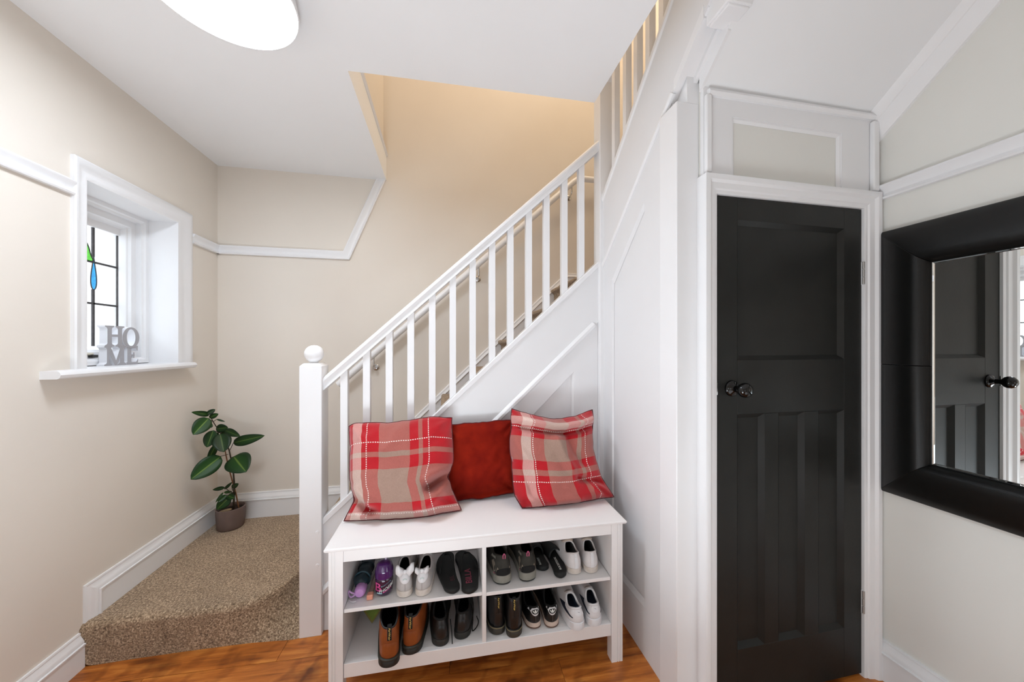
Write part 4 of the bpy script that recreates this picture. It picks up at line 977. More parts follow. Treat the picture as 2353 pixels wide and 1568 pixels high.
def build_shoe(name, label, cat, group, pos, rz, P, mats, layers, extras=(), inner=None):
    """mats: upper, lining; layers: (z0, z1, material, grow, part name)"""
    P = dict(P); P['L'] = min(P['L'], 1.302 + 0.288 - 0.0192 * (pos[0] - 0.158) - 0.007 - pos[1])
    root = thing(name, label, cat, pos, rz, group); fr = Loc(root); sh = Shoe(**P)
    N, M_ = 72, 12
    bm = bmesh.new(); rows = []
    for j in range(M_ + 1):
        rows.append([bm.verts.new(fr(*sh.pt(2 * PI * i / N, j / M_))) for i in range(N)])
    for A, Q in zip(rows, rows[1:]):
        for i in range(N): bm.faces.new([A[i], A[(i + 1) % N], Q[(i + 1) % N], Q[i]])
    bmesh.ops.remove_doubles(bm, verts=bm.verts[:], dist=0.0002)
    up = from_bm('upper', bm, [mats[0], mats[1]], root, True)
    so = up.modifiers.new('thick', 'SOLIDIFY'); so.thickness = 0.0035; so.offset = -1; so.material_offset = 1; so.material_offset_rim = 0
    # insole closes the inside
    bm = bmesh.new(); ins = [bm.verts.new(fr(*(sh.outline(2 * PI * i / N, -0.004)), sh.zb + 0.003)) for i in range(1, N) if i != N // 2]
    bm.faces.new(ins); from_bm('insole', bm, inner or mats[1], root)
    for z0, z1, m, g, nm in layers:
        bm = bmesh.new(); rr = []
        for z, gg in ((z0, g - 0.0025), (z0 + 0.002, g), (z1 - 0.0015, g), (z1, g - 0.0015)):
            rr.append([bm.verts.new(fr(*sh.outline(2 * PI * i / N, gg), z)) for i in range(N)])
        for A, Q in zip(rr, rr[1:]):
            for i in range(N): bm.faces.new([A[i], A[(i + 1) % N], Q[(i + 1) % N], Q[i]])
        bm.faces.new(rr[0][::-1]); bm.faces.new(rr[-1]); bmesh.ops.remove_doubles(bm, verts=bm.verts[:], dist=0.0002)
        auto_smooth(from_bm(nm, bm, m, root), 50)
    for e in extras: e(root, fr, sh)
    return root
# a spot on the heel: p across (m), v height share
def hp(sh, p, v, off): 
    # arc across the heel -> angle
    ph = p / (sh.Wh * 0.98)
    return sh.pt(ph if ph >= 0 else 2 * PI + ph, v, off)
def heel_patch(name, m, half, vlo, vhi, off=0.0016):
    def f(root, fr, sh):
        n, k = 24, 8; bm = bmesh.new(); rows = []
        for j in range(k + 1):
            r = []
            for i in range(n + 1):
                p = -half + 2 * half * i / n; a, b = vlo(p / half), vhi(p / half); v = a + (b - a) * j / k
                e = 0.3 if (i in (0, n) or j in (0, k)) else 1.0
                r.append(bm.verts.new(fr(*hp(sh, p, v, off * e))))
            rows.append(r)
        for A, Q in zip(rows, rows[1:]):
            for i in range(n): bm.faces.new([A[i], A[i + 1], Q[i + 1], Q[i]])
        from_bm(name, bm, m, root, True)
    return f
def heel_poly(name, m, polys, off=0.0026):
    def f(root, fr, sh):
        bm = bmesh.new()
        for P in polys: bm.faces.new([bm.verts.new(fr(*hp(sh, p, v, off))) for p, v in P])
        bmesh.ops.triangulate(bm, faces=bm.faces[:]); from_bm(name, bm, m, root)
    return f
def heel_seam(m, v0=0.02, v1=0.95, r=0.0008):
    return lambda root, fr, sh: tube('heel_seam', [fr(*hp(sh, 0, v0 + (v1 - v0) * i / 8, 0.0004)) for i in range(9)], r, m, root, 6)
def collar(m, r=0.004, a=0.0, b=2 * PI, name='padded_collar'):
    def f(root, fr, sh):
        k = 56; full = b - a > 6.2
        pts = [fr(*(lambda q: (q[0] * 0.97, q[1], q[2] - r * 0.3))(sh.rim(a + (b - a) * i / k))) for i in range(k if full else k + 1)]
        tube(name, pts, r, m, root, 8, closed=full)
    return f
def tongue(m, up=0.02, wd=0.036, back=0.012, th=0.004):
    def f(root, fr, sh):
        bm = bmesh.new(); rows = []
        for j in range(9):
            s_ = j / 8; y = sh.yf + 0.035 - (0.035 + back) * s_; z = sh.zf - 0.010 + (up + 0.010) * s_
            ww = wd / 2 * (0.75 + 0.25 * s_) * (1 if s_ < 0.95 else 0.85)
            rows.append([bm.verts.new(fr(sh.ctr(y / sh.L) + ww * q, y + 0.006 * q * q - 0.0, z - 0.008 * q * q)) for q in (-1, -0.6, -0.2, 0.2, 0.6, 1)])
        for A, Q in zip(rows, rows[1:]):
            for i in range(5): bm.faces.new([A[i], A[i + 1], Q[i + 1], Q[i]])
        o = from_bm('tongue', bm, m, root, True); so = o.modifiers.new('thick', 'SOLIDIFY'); so.thickness = th
    return f
def laces(m, n=4, r=0.0022, y0=0.0, dy=0.014, wd=0.019):
    def f(root, fr, sh):
        for i in range(n):
            y = sh.yf + y0 + dy * i; z = sh.zf + 0.003 - 0.0052 * i * dy / 0.014
            c = sh.ctr(y / sh.L)
            tube('lace', [fr(c - wd, y, z - 0.008), fr(c - wd * 0.6, y + 0.001, z), fr(c, y + 0.003, z + 0.003), fr(c + wd * 0.6, y + 0.001, z), fr(c + wd, y, z - 0.008)], r, m, root, 6)
    return f
def pull_loop(m, m_txt, body, wd=0.0135, up=0.016, low=0.026):
    """woven heel loop with stitched lettering"""
    def f(root, fr, sh):
        R = sh.rim(0.0); bm = bmesh.new(); rows = []
        sy = lambda z, off: sh.pt(0.0, max(0.05, min(1.0, (z - sh.zb) / (R.z - sh.zb))), off)[1]
        path = [(sy(R.z - low, 0.0015), R.z - low), (sy(R.z - low * 0.7, 0.0025), R.z - low * 0.7), (sy(R.z - low * 0.4, 0.003), R.z - low * 0.4), (sy(R.z - low * 0.15, 0.003), R.z - low * 0.15), (R.y - 0.002, R.z + up * 0.6), (R.y + 0.002, R.z + up), (R.y + 0.007, R.z + up * 0.8), (R.y + 0.008, R.z - low * 0.5)]
        for y, z in path: rows.append([bm.verts.new(fr(q * wd / 2, y, z)) for q in (-1, 1)])
        for A, Q in zip(rows, rows[1:]): bm.faces.new([A[0], A[1], Q[1], Q[0]])
        o = from_bm('pull_loop', bm, m, root); so = o.modifiers.new('thick', 'SOLIDIFY'); so.thickness = 0.0016
        zc_ = R.z - low / 2 + up * 0.25
        lettering('loop_lettering', body, 0.0115, lambda x, y, z: fr(y * 0.9, min(sy(zc_ - x * 1.0, 0.0045), R.y - 0.0035 if zc_ - x > R.z else 9) - z, zc_ - x * 1.0), m_txt, root, extr=0.0003)
    return f

M_RUB = mat('black_rubber', (34, 33, 29), 0.55, vary=0.2, scale=20)
M_TANL = mat('tan_brown_leather', (126, 62, 26), 0.42, vary=0.25, scale=16, bump=0.12, bscale=160, rgb2=(158, 84, 36))
M_BLK = mat('black_shoe_leather', (20, 20, 20), 0.38, vary=0.2, scale=20, bump=0.1, bscale=250)
M_BLKF = mat('black_textile', (14, 14, 14), 0.9, vary=0.2, scale=60)
M_DKIN = mat('dark_lining', (20, 20, 22), 0.95)
M_WHL = mat('white_shoe_leather', (226, 224, 226), 0.45, vary=0.03, scale=20)
M_WHD = mat('worn_white_leather', (214, 206, 204), 0.55, vary=0.06, scale=16, rgb2=(226, 222, 222))
M_DIRT = mat('scuffed_sole_white', (196, 180, 166), 0.7, vary=0.15, scale=30, rgb2=(222, 212, 206))
M_GREYC = mat('pale_grey_canvas', (188, 182, 180), 0.8, vary=0.05, scale=50, bump=0.15, bscale=400)
M_GREYL = mat('grey_lining', (122, 124, 128), 0.9, vary=0.1, scale=50)
M_DGREY = mat('dark_grey_toe', (72, 76, 80), 0.7, vary=0.1)
M_MESH = mat('charcoal_olive_suede', (50, 48, 42), 0.85, vary=0.25, scale=40, bump=0.2, bscale=300)
M_TAUP = mat('taupe_suede', (128, 116, 102), 0.85, vary=0.15, scale=40)
M_PINK = mat('pink_trim', (196, 92, 128), 0.6, vary=0.1)
M_SOLG = mat('grey_foam_sole', (134, 130, 120), 0.7, vary=0.12, scale=25)
M_GUM = mat('dusty_pink_sole', (206, 184, 170), 0.6, vary=0.06)
M_GUMD = mat('brown_outsole', (112, 84, 70), 0.6, vary=0.1)
M_GOLD = mat('gold_thread', (206, 176, 96), 0.5, vary=0.1)
M_SILV = mat('silver_print', (196, 202, 200), 0.4, vary=0.05)
M_NAVY = mat('navy_stripe', (34, 40, 56), 0.5, vary=0.1)
M_BLUEL = mat('blue_grey_lining', (104, 116, 140), 0.9, vary=0.1)
M_WRITE = mat('white_print', (232, 232, 228), 0.6, vary=0.02)
M_WELT = mat('yellowed_welt', (124, 112, 84), 0.6, vary=0.15, scale=60)

def at(x, y, z): return (x, y, z)
# --- tan ankle boots
for k, (x, y, rz, sd, lb) in enumerate(((-0.192, 1.272, 0.05, -1, 'tan brown leather ankle boot overhanging the front of the bottom shelf'), (-0.124, 1.309, -0.05, 1, 'tan brown leather ankle boot angled away from its partner on the bottom shelf'))):
    build_shoe('ankle_boot', lb, 'boot', 'pair of tan ankle boots', at(x, y, ZB + 0.0006), rz,
        dict(L=0.262, W=0.078, Wh=0.066, side=sd, zb=0.030, zh=0.136, zs=0.148, zf=0.154, y0=0.006, yf=0.105, wt=0.062), (M_TANL, M_BLKF),
        [(0.0, 0.022, M_RUB, 0.004, 'outsole'), (0.022, 0.031, mat('dark_welt', (44, 42, 34), 0.5), 0.0055, 'welt')],
        [collar(M_BLK, 0.0035), heel_patch('heel_counter', M_TANL, 0.030, lambda q: 0.02, lambda q: 0.52 - 0.10 * q ** 4, 0.002), pull_loop(M_BLKF, M_GOLD, 'AirWair', 0.0145, 0.010, 0.040), tongue(M_BLK, 0.008, 0.044, 0.0), laces(M_BLKF, 3)])
# --- plain black shoes
for k, (x, y, rz, sd, lb) in enumerate(((-0.012, 1.322, 0.0, -1, 'plain black leather lace-up shoe next to the tan boots'), (0.064, 1.338, -0.08, 1, 'plain black leather lace-up shoe with a lace loop hanging out by the divider'))):
    r_ = build_shoe('lace_up_shoe', lb, 'shoe', 'pair of plain black shoes', at(x, y, ZB + 0.0006), rz,
        dict(L=0.245, W=0.074, Wh=0.062, side=sd, zb=0.024, zh=0.094, zs=0.080, zf=0.105, y0=0.012, yf=0.110, wt=0.048), (M_BLK, M_DKIN),
        [(0.0, 0.025, M_RUB, 0.002, 'sole')], [collar(M_BLKF, 0.004), heel_patch('heel_counter', M_BLK, 0.018, lambda q: 0.02, lambda q: 0.72 - 0.1 * q * q, 0.0016), heel_seam(M_BLKF, 0.02, 0.7), tongue(M_BLKF, 0.02), laces(M_BLKF, 4)])
    fr = Loc(r_)
    if k: tube('loose_lace', [fr(0.022, 0.10, 0.088), fr(0.040, 0.075, 0.070), fr(0.046, 0.045, 0.042), fr(0.040, 0.030, 0.004), fr(0.050, 0.034, 0.003), fr(0.064, 0.045, 0.012), fr(0.068, 0.05, 0.026), fr(0.062, 0.056, 0.034), fr(0.060, 0.052, 0.044)], 0.0022, M_BLKF, r_, 6)
    else: tube('loose_lace', [fr(0.034, 0.05, 0.060), fr(0.040, 0.02, 0.03), fr(0.041, 0.0, 0.0025)], 0.0018, M_BLKF, r_, 6)
# --- black ankle boots
for k, (x, y, rz, sd, lb) in enumerate(((0.2095, 1.332, 0.0, -1, 'black leather ankle boot pressed against the divider'), (0.268, 1.306, -0.03, 1, 'black leather ankle boot with a looped heel tab standing forward'))):
    build_shoe('ankle_boot', lb, 'boot', 'pair of black ankle boots', at(x, y, ZB + 0.0006), rz,
        dict(L=0.25, W=0.063, Wh=0.059, side=sd, zb=0.030, zh=0.146, zs=0.152, zf=0.156, y0=0.008, yf=0.10, wt=0.058), (M_BLK, M_BLKF),
        [(0.0, 0.0235, mat('worn_dark_rubber', (56, 52, 44), 0.5, vary=0.25, scale=18), 0.003, 'outsole'), (0.0235, 0.028, M_WELT, 0.0042, 'welt_stitching'), (0.028, 0.031, M_BLK, 0.003, 'welt')],
        [collar(M_BLK, 0.003), heel_seam(M_BLKF, 0.3, 0.9), pull_loop(M_BLKF, M_GOLD, 'AirWair', 0.013, -0.004 if k == 0 else 0.006, 0.040), heel_patch('heel_counter', M_BLK, 0.018, lambda q: 0.02, lambda q: 0.48 - 0.1 * q ** 4, 0.0014)])
# --- black trainers with white emblem tabs
tabhi = lambda q: 0.93 - 0.16 * math.exp(-((abs(q) - 0.62) / 0.16) ** 2) + (0.14 * max(0, (abs(q) - 0.80) / 0.2))
tablo = lambda q: 0.50 + 0.30 * sstep(0.05, 0.75, abs(q))
lens = [(0.0195 * math.cos(a), 0.755 + (0.115 if math.sin(a) > 0 else 0.155) * math.sin(a)) for a in [2 * PI * i / 24 for i in range(24)]]
def petal(c, h, w_, tilt): 
    P = []
    for i in range(10):
        a = 2 * PI * i / 10; s_ = (1 - math.cos(a)) / 2
        P.append((1.45 * (c + w_ * math.sin(a) * (0.4 + 0.6 * s_) + tilt * s_), 0.655 + h * s_))
    return P
tref = [petal(0, 0.19, 0.0032, 0), petal(-0.0015, 0.155, 0.0032, -0.007), petal(0.0015, 0.155, 0.0032, 0.007)]
for k, (x, y, rz, sd, lb) in enumerate(((0.361, 1.331, 0.02, -1, 'black trainer with a white emblem tab beside the black boots'), (0.429, 1.322, 0.0, 1, 'black trainer with a white emblem tab beside the white trainers'))):
    build_shoe('trainer', lb, 'shoe', 'pair of black trainers', at(x, y, ZB + 0.0006), rz,
        dict(L=0.25, W=0.072, Wh=0.059, side=sd, zb=0.022, zh=0.080, zs=0.064, zf=0.088, y0=0.012, yf=0.112, wt=0.046), (M_BLK, M_DKIN),
        [(0.0, 0.005, M_GUMD, 0.0025, 'outsole'), (0.005, 0.023, M_GUM, 0.002, 'midsole')],
        [collar(M_BLKF, 0.004), heel_patch('heel_tab', M_WHL, 0.050, tablo, tabhi), heel_poly('emblem_ground', M_BLK, [lens], 0.0023), heel_poly('leaf_emblem', M_WRITE, tref, 0.0029), heel_seam(mat('grey_thread', (96, 96, 94), 0.7), 0.02, 0.5), tongue(M_BLKF, 0.02), laces(M_BLKF, 4)])
# --- white trainers with navy side flash
cat_mark = [[(-0.004, 0.80), (0.0, 0.775), (0.005, 0.745), (0.0045, 0.73), (0.001, 0.752), (-0.004, 0.785)]]
def flash(sidev):
    """navy band along the side of the upper"""
    def f(root, fr, sh):
        for s2 in (1, -1):
            bm = bmesh.new(); rows = []
            for i in range(13):
                q = i / 12; ph = 0.42 + 1.25 * q; ph = ph if s2 > 0 else 2 * PI - ph
                v = 0.36 + 0.36 * q; hw = 0.035 + 0.15 * q
                rows.append([bm.verts.new(fr(*sh.pt(ph, v + d_ * hw, 0.0012))) for d_ in (-1, -0.3, 0.3, 1)])
            for A, Q in zip(rows, rows[1:]):
                for i in range(3): bm.faces.new([A[i], A[i + 1], Q[i + 1], Q[i]])
            from_bm('side_flash', bm, M_NAVY, root, True)
    return f
for k, (x, y, rz, sd, lb) in enumerate(((0.530, 1.288, 0.03, -1, 'clean white trainer with a navy side flash, standing forward on the bottom shelf'), (0.602, 1.293, 0.0, 1, 'clean white trainer with a navy side flash at the end of the bottom shelf'))):
    build_shoe('trainer', lb, 'shoe', 'pair of clean white trainers', at(x, y, ZB + 0.0006), rz,
        dict(L=0.262, W=0.074, Wh=0.064, side=sd, zb=0.030, zh=0.080, zs=0.070, zf=0.094, y0=0.014, yf=0.088, wt=0.048), (M_WHL, M_BLUEL),
        [(0.0, 0.031, M_WHL, 0.0025, 'sole')],
        [collar(M_WHL, 0.0045), flash(1), heel_poly('heel_mark', M_NAVY, cat_mark, 0.0012), heel_patch('heel_tab', M_WHL, 0.026, lambda q: 0.45 + 0.12 * q * q, lambda q: 0.97, 0.001), tongue(M_GREYC, 0.016), laces(M_WHL, 4), (lambda root, fr, sh: None)], inner=mat('navy_insole', (56, 64, 82), 0.9))
# --- grey canvas trainers with white bows
def bow(big):
    def f(root, fr, sh):
        z0 = sh.zh - 0.004; y = sh.rim(0.0).y - 0.004
        for s2 in (-1, 1):
            bm = bmesh.new(); rows = []
            W_, H_ = (0.029, 0.021) if big else (0.021, 0.012)
            for i in range(11):
                q = i / 10; x = s2 * (0.004 + W_ * q); hh = H_ * (0.22 + 0.78 * math.sin(PI * min(0.78, q * 0.8)))
                lift = (0.010 if big else 0.003) * q * (1 if s2 < 0 else 1.4)
                rows.append([bm.verts.new(fr(x, y - 0.006 - 0.007 * math.sin(PI * q) + 0.010 * math.cos(a), z0 + 0.012 + lift + hh * math.sin(a) * (1 + 0.12 * math.sin(9 * q + a)))) for a in [2 * PI * j / 12 for j in range(12)]])
            for A, Q in zip(rows, rows[1:]):
                for j in range(12): bm.faces.new([A[j], A[(j + 1) % 12], Q[(j + 1) % 12], Q[j]])
            bm.faces.new(rows[0]); bm.faces.new(rows[-1][::-1])
            from_bm('bow_loop', bm, M_WHL, root, True)
        bm = bmesh.new(); bmesh.ops.create_uvsphere(bm, u_segments=12, v_segments=8, radius=1)
        for v in bm.verts: v.co = fr(v.co.x * 0.008, y - 0.010 + v.co.y * 0.006, z0 + 0.011 + v.co.z * 0.009)
        from_bm('bow_knot', bm, M_WHL, root, True)
    return f
crown = [[(-0.0085, 0.60), (0.0085, 0.60), (0.0095, 0.67), (0.005, 0.635), (0.0, 0.72), (-0.005, 0.635), (-0.0095, 0.67)]]
for k, (x, y, rz, sd, lb) in enumerate(((-0.146, 1.337, 0.02, -1, 'pale grey canvas trainer with a large white heel bow'), (-0.084, 1.331, -0.02, 1, 'pale grey canvas trainer with a small twisted heel bow'))):
    build_shoe('trainer', lb, 'shoe', 'pair of grey canvas trainers', at(x, y, ZSL + 0.0006), rz,
        dict(L=0.235, W=0.064, Wh=0.056, side=sd, zb=0.022, zh=0.090, zs=0.070, zf=0.082, y0=0.012, yf=0.125, wt=0.046), (M_GREYC, M_GREYL),
        [(0.0, 0.023, M_DIRT, 0.002, 'sole')],
        [collar(M_WHD, 0.003), heel_patch('heel_tab', M_WHL, 0.031, lambda q: 0.42 + 0.30 * q * q, lambda q: 0.96, 0.0016), heel_poly('crown_print', M_SILV, crown, 0.0024), heel_seam(mat('taupe_thread', (150, 140, 136), 0.8), 0.02, 0.42), bow(k == 0), laces(M_WHL, 3)], inner=M_DKIN)
# --- walking shoes
def panels(root, fr, sh):
    for s2 in (1, -1):
        for nm, m, pts in (('suede_overlay', M_TAUP, [(0.55, 0.25), (0.75, 0.62), (1.0, 0.72), (1.1, 0.55), (0.8, 0.3), (0.72, 0.06)]), ('suede_overlay', M_TAUP, [(0.20, 0.22), (0.50, 0.22), (0.46, 0.45)]), ('ankle_overlay', M_SOLG, [(0.8, 0.80), (1.0, 0.95), (1.5, 0.95), (1.35, 0.7)]), ('pink_flash', M_PINK, [(0.42, 0.0), (0.75, 0.0), (0.68, 0.10)])):
            bm = bmesh.new(); bm.faces.new([bm.verts.new(fr(*sh.pt(a if s2 > 0 else 2 * PI - a, v, 0.0014))) for a, v in pts]); bmesh.ops.triangulate(bm, faces=bm.faces[:]); from_bm(nm, bm, m, root)
    R = sh.rim(0.0)
    tube('pull_loop', [fr(0.004, R.y - 0.002, R.z - 0.012), fr(0.005, R.y - 0.006, R.z + 0.004), fr(0.0, R.y - 0.004, R.z + 0.012), fr(-0.005, R.y - 0.004, R.z + 0.002), fr(-0.003, R.y - 0.002, R.z - 0.012)], 0.002, M_PINK, root, 6)
for k, (x, y, rz, sd, lb) in enumerate(((0.234, 1.338, 0.05, -1, 'charcoal walking shoe with pink loop next to the divider'), (0.332, 1.336, 0.03, 1, 'charcoal walking shoe with pink loop beside the black slippers'))):
    build_shoe('walking_shoe', lb, 'shoe', 'pair of charcoal walking shoes', at(x, y, ZSR + 0.0006), rz,
        dict(L=0.255, W=0.080, Wh=0.068, side=sd, zb=0.034, zh=0.108, zs=0.098, zf=0.118, y0=0.012, yf=0.115, wt=0.052), (M_MESH, M_DKIN),
        [(0.0, 0.006, M_RUB, 0.0015, 'outsole'), (0.006, 0.036, M_SOLG, 0.003, 'midsole')],
        [collar(M_MESH, 0.005), collar(M_PINK, 0.0035, 0.9, 2.2, 'collar_trim'), collar(M_PINK, 0.0035, 2 * PI - 2.2, 2 * PI - 0.9, 'collar_trim'), heel_patch('heel_counter', M_BLKF, 0.032, lambda q: 0.0, lambda q: 0.42 - 0.12 * q * q, 0.002), panels, tongue(M_MESH, 0.016), laces(M_SOLG, 4)])
# --- scuffed white trainers
for k, (x, y, rz, sd, lb) in enumerate(((0.539, 1.340, 0.02, -1, 'scuffed white trainer pressed against a black slipper'), (0.607, 1.334, -0.01, 1, 'scuffed white trainer at the end of the middle shelf'))):
    build_shoe('trainer', lb, 'shoe', 'pair of scuffed white trainers', at(x, y, ZSR + 0.0006), rz,
        dict(L=0.248, W=0.068, Wh=0.060, side=sd, zb=0.022, zh=0.082, zs=0.072, zf=0.098, y0=0.012, yf=0.078, wt=0.052), (M_WHD, M_GREYL),
        [(0.0, 0.023, M_DIRT, 0.002, 'sole')],
        [collar(M_WHD, 0.0035), heel_patch('heel_strip', M_WHL, 0.0075, lambda q: 0.02, lambda q: 0.98, 0.0015), heel_patch('heel_label', M_WHL, 0.0085, lambda q: 0.74, lambda q: 1.0, 0.0022), tongue(mat('beige_tongue', (196, 180, 166), 0.9), 0.014, 0.050, 0.010, 0.008), laces(M_WHD, 4)], inner=M_DKIN)

# --- flat sandals and slippers
def flat_shoe(name, label, group, pos, rz, L, W, Wh, side, th, m, straps, txt, tm, tsize, tpos, flip=False, upz=0.05):
    L = min(L, 1.302 + 0.288 - 0.0192 * (pos[0] - 0.158) - 0.007 - pos[1])
    root = thing(name, label, 'sandal' if straps == 'thong' else 'slipper', pos, rz, group); fr = Loc(root); sh = Shoe(L=L, W=W, Wh=Wh, side=side)
    N = 64; bm = bmesh.new(); rr = []
    for z, g in ((0.0, -0.003), (0.004, 0.0), (th - 0.003, 0.0), (th, -0.003)): rr.append([bm.verts.new(fr(*sh.outline(2 * PI * i / N, g), z)) for i in range(N)])
    for A, Q in zip(rr, rr[1:]):
        for i in range(N): bm.faces.new([A[i], A[(i + 1) % N], Q[(i + 1) % N], Q[i]])
    bm.faces.new(rr[0][::-1]); bm.faces.new(rr[-1]); bmesh.ops.remove_doubles(bm, verts=bm.verts[:], dist=0.0002)
    auto_smooth(from_bm('footbed', bm, m, root), 50)
    if straps == 'thong':
        c = sh.ctr(0.78); yt = L * 0.80
        for s2 in (-1, 1):
            bm = bmesh.new(); rows = []
            for i in range(13):
                q = i / 12; x = c + (sh.ctr(0.42) + s2 * (sh.halfw(0.45) - 0.004) - c) * q; y = yt - (yt - L * 0.45) * q; z = th + 0.004 + 0.030 * math.sin(PI * (0.12 + 0.88 * q)) 
                hw = 0.004 + 0.008 * q
                rows.append([bm.verts.new(fr(x, y + hw * a, z + 0.004 * (1 - a * a))) for a in (-1, 0, 1)])
            for A, Q in zip(rows, rows[1:]):
                for i in range(2): bm.faces.new([A[i], A[i + 1], Q[i + 1], Q[i]])
            o = from_bm('strap', bm, m, root, True); so = o.modifiers.new('thick', 'SOLIDIFY'); so.thickness = 0.003
    else:
        bm = bmesh.new(); rows = []
        for i in range(9):
            q = i / 8; t = 0.45 + 0.45 * q
            hw = sh.halfw(t) + 0.002
            rows.append([bm.verts.new(fr(sh.ctr(t) - hw * math.cos(PI * j / 12), L * t, th * 0.55 + (upz * (1 - 0.45 * q)) * math.sin(PI * j / 12) ** 0.8)) for j in range(13)])
        for A, Q in zip(rows, rows[1:]):
            for j in range(12): bm.faces.new([A[j], A[j + 1], Q[j + 1], Q[j]])
        o = from_bm('band', bm, m, root, True); so = o.modifiers.new('thick', 'SOLIDIFY'); so.thickness = 0.006
    if txt: lettering('print', txt, tsize, lambda x, y, z: fr(tpos[0] - y, tpos[1] + (x if flip else -x), th + 0.0006 + z), tm, root)
    return root
M_FOAM = mat('black_foam', (18, 19, 18), 0.7, vary=0.2, scale=50, bump=0.1, bscale=400)
M_PINKP = mat('faded_pink_print', (150, 62, 84), 0.7, vary=0.25, scale=50)
flat_shoe('flip_flop', 'black thong sandal with worn pink lettering next to the divider', 'pair of black thong sandals', at(0.094, 1.304, ZSL + 0.0006), 0.03, 0.262, 0.084, 0.066, 1, 0.019, M_FOAM, 'thong', 'BILLA', M_PINKP, 0.036, (0.003, 0.080), True)
flat_shoe('flip_flop', 'black thong sandal slanting away from the one with pink lettering', 'pair of black thong sandals', at(0.036, 1.318, ZSL + 0.0006), 0.15, 0.255, 0.076, 0.060, -1, 0.019, M_FOAM, 'thong', 'BIL', mat('very_faded_pink_print', (74, 42, 48), 0.7), 0.026, (0.004, 0.065), True)
flat_shoe('slipper', 'black backless slipper with white lettering, set back on the shelf', 'pair of black slippers', at(0.413, 1.384, ZSR + 0.0006), -0.01, 0.195, 0.062, 0.056, -1, 0.020, M_FOAM, 'band', 'ROCKET', M_SILV, 0.0125, (-0.012, 0.040), True)
flat_shoe('slipper', 'black backless slipper with white lettering partly under a scuffed trainer', 'pair of black slippers', at(0.469, 1.327, ZSR + 0.0006), 0.0, 0.235, 0.060, 0.054, 1, 0.024, M_FOAM, 'band', 'ROCKETDOG', M_WRITE, 0.0135, (0.004, 0.062), True)

# ------------------------------------------------------------------ bottle, umbrella, stick, packet
M_PURP = mat('purple_plastic', (70, 22, 92), 0.16, vary=0.08, coat=0.6)
M_PURB = mat('dark_purple_clear_plastic', (46, 14, 50), 0.1, vary=0.1, coat=0.8)
bo = thing('drinks_bottle', "purple child's drinks bottle with a dome lid and printed label", 'bottle', (-0.2275, 1.385, ZSL + 0.0006)); O = Vector((-0.2275, 1.385, ZSL + 0.0006))
lathe('body', [(0.0, 0.0), (0.024, 0.0), (0.029, 0.003), (0.0315, 0.010), (0.0325, 0.020), (0.0325, 0.056), (0.031, 0.064), (0.028, 0.068), (0.0, 0.068)], O, (0, 0, 1), M_PURB, bo, 40)
lathe('lid', [(0.031, 0.064), (0.0335, 0.066), (0.0335, 0.088), (0.032, 0.096), (0.0305, 0.099), (0.028, 0.110), (0.022, 0.118), (0.012, 0.122), (0.0, 0.123)], O, (0, 0, 1), M_PURP, bo, 40)
tube('straw_spout', [O + Vector((0.004, 0.004, 0.116)), O + Vector((0.006, 0.002, 0.132)), O + Vector((0.010, 0.0, 0.136))], 0.0042, mat('pale_lilac_spout', (196, 180, 206), 0.4), bo, 10)
def ring_map(r): return lambda u, v, n: O + Vector((math.sin(u / 0.0325 - 0.16) * (r + n), -math.cos(u / 0.0325 - 0.16) * (r + n), v))
RM0 = ring_map(0.0329)
RM = lambda u, v, n: RM0(u, 0.004 + (v - 0.020) * 0.76 + 0.008, n)
def label_poly(name, P, m, n=0.0):
    bm = bmesh.new(); bm.faces.new([bm.verts.new(RM(u, v, n)) for u, v in P]); bmesh.ops.triangulate(bm, faces=bm.faces[:])
    bmesh.ops.subdivide_edges(bm, edges=bm.edges[:], cuts=2); 
    for v in bm.verts:
        d = v.co - O; h = math.hypot(d.x, d.y); v.co = O + Vector((d.x / h * (0.0329 + n), d.y / h * (0.0329 + n), d.z))
    from_bm(name, bm, m, bo)
M_HOT = mat('hot_pink_print', (222, 84, 150), 0.4, vary=0.05)
lettering('label_initial', 'B', 0.058, lambda x, y, z: RM(-0.015 + x * 0.95, 0.052 + y, z + 0.0004), M_HOT, bo)
star = [(-0.0125 + (0.0042 if i % 2 == 0 else 0.0018) * math.sin(PI * i / 5), 0.064 + (0.0042 if i % 2 == 0 else 0.0018) * math.cos(PI * i / 5)) for i in range(10)]
label_poly('label_star', star, mat('plum_print', (88, 10, 62), 0.4), 0.0012)
lettering('label_lettering', 'PHOEBE', 0.019, lambda x, y, z: RM(0.019 + x * 0.80, 0.046 + y * 1.1 + x * 0.42, z + 0.0012), M_WRITE, bo, shear=0.12)
label_poly('label_stripe', [(-0.002, 0.060), (0.034, 0.078), (0.036, 0.073), (0.0, 0.0555)], mat('teal_print', (112, 138, 148), 0.4), 0.0006)
label_poly('label_stripe', [(0.004, 0.030), (0.036, 0.046), (0.036, 0.043), (0.006, 0.027)], M_HOT, 0.0006)
label_poly('label_stripe', [(-0.020, 0.022), (-0.016, 0.029), (0.002, 0.028), (0.003, 0.023)], mat('pale_teal_print', (170, 206, 214), 0.4), 0.0008)

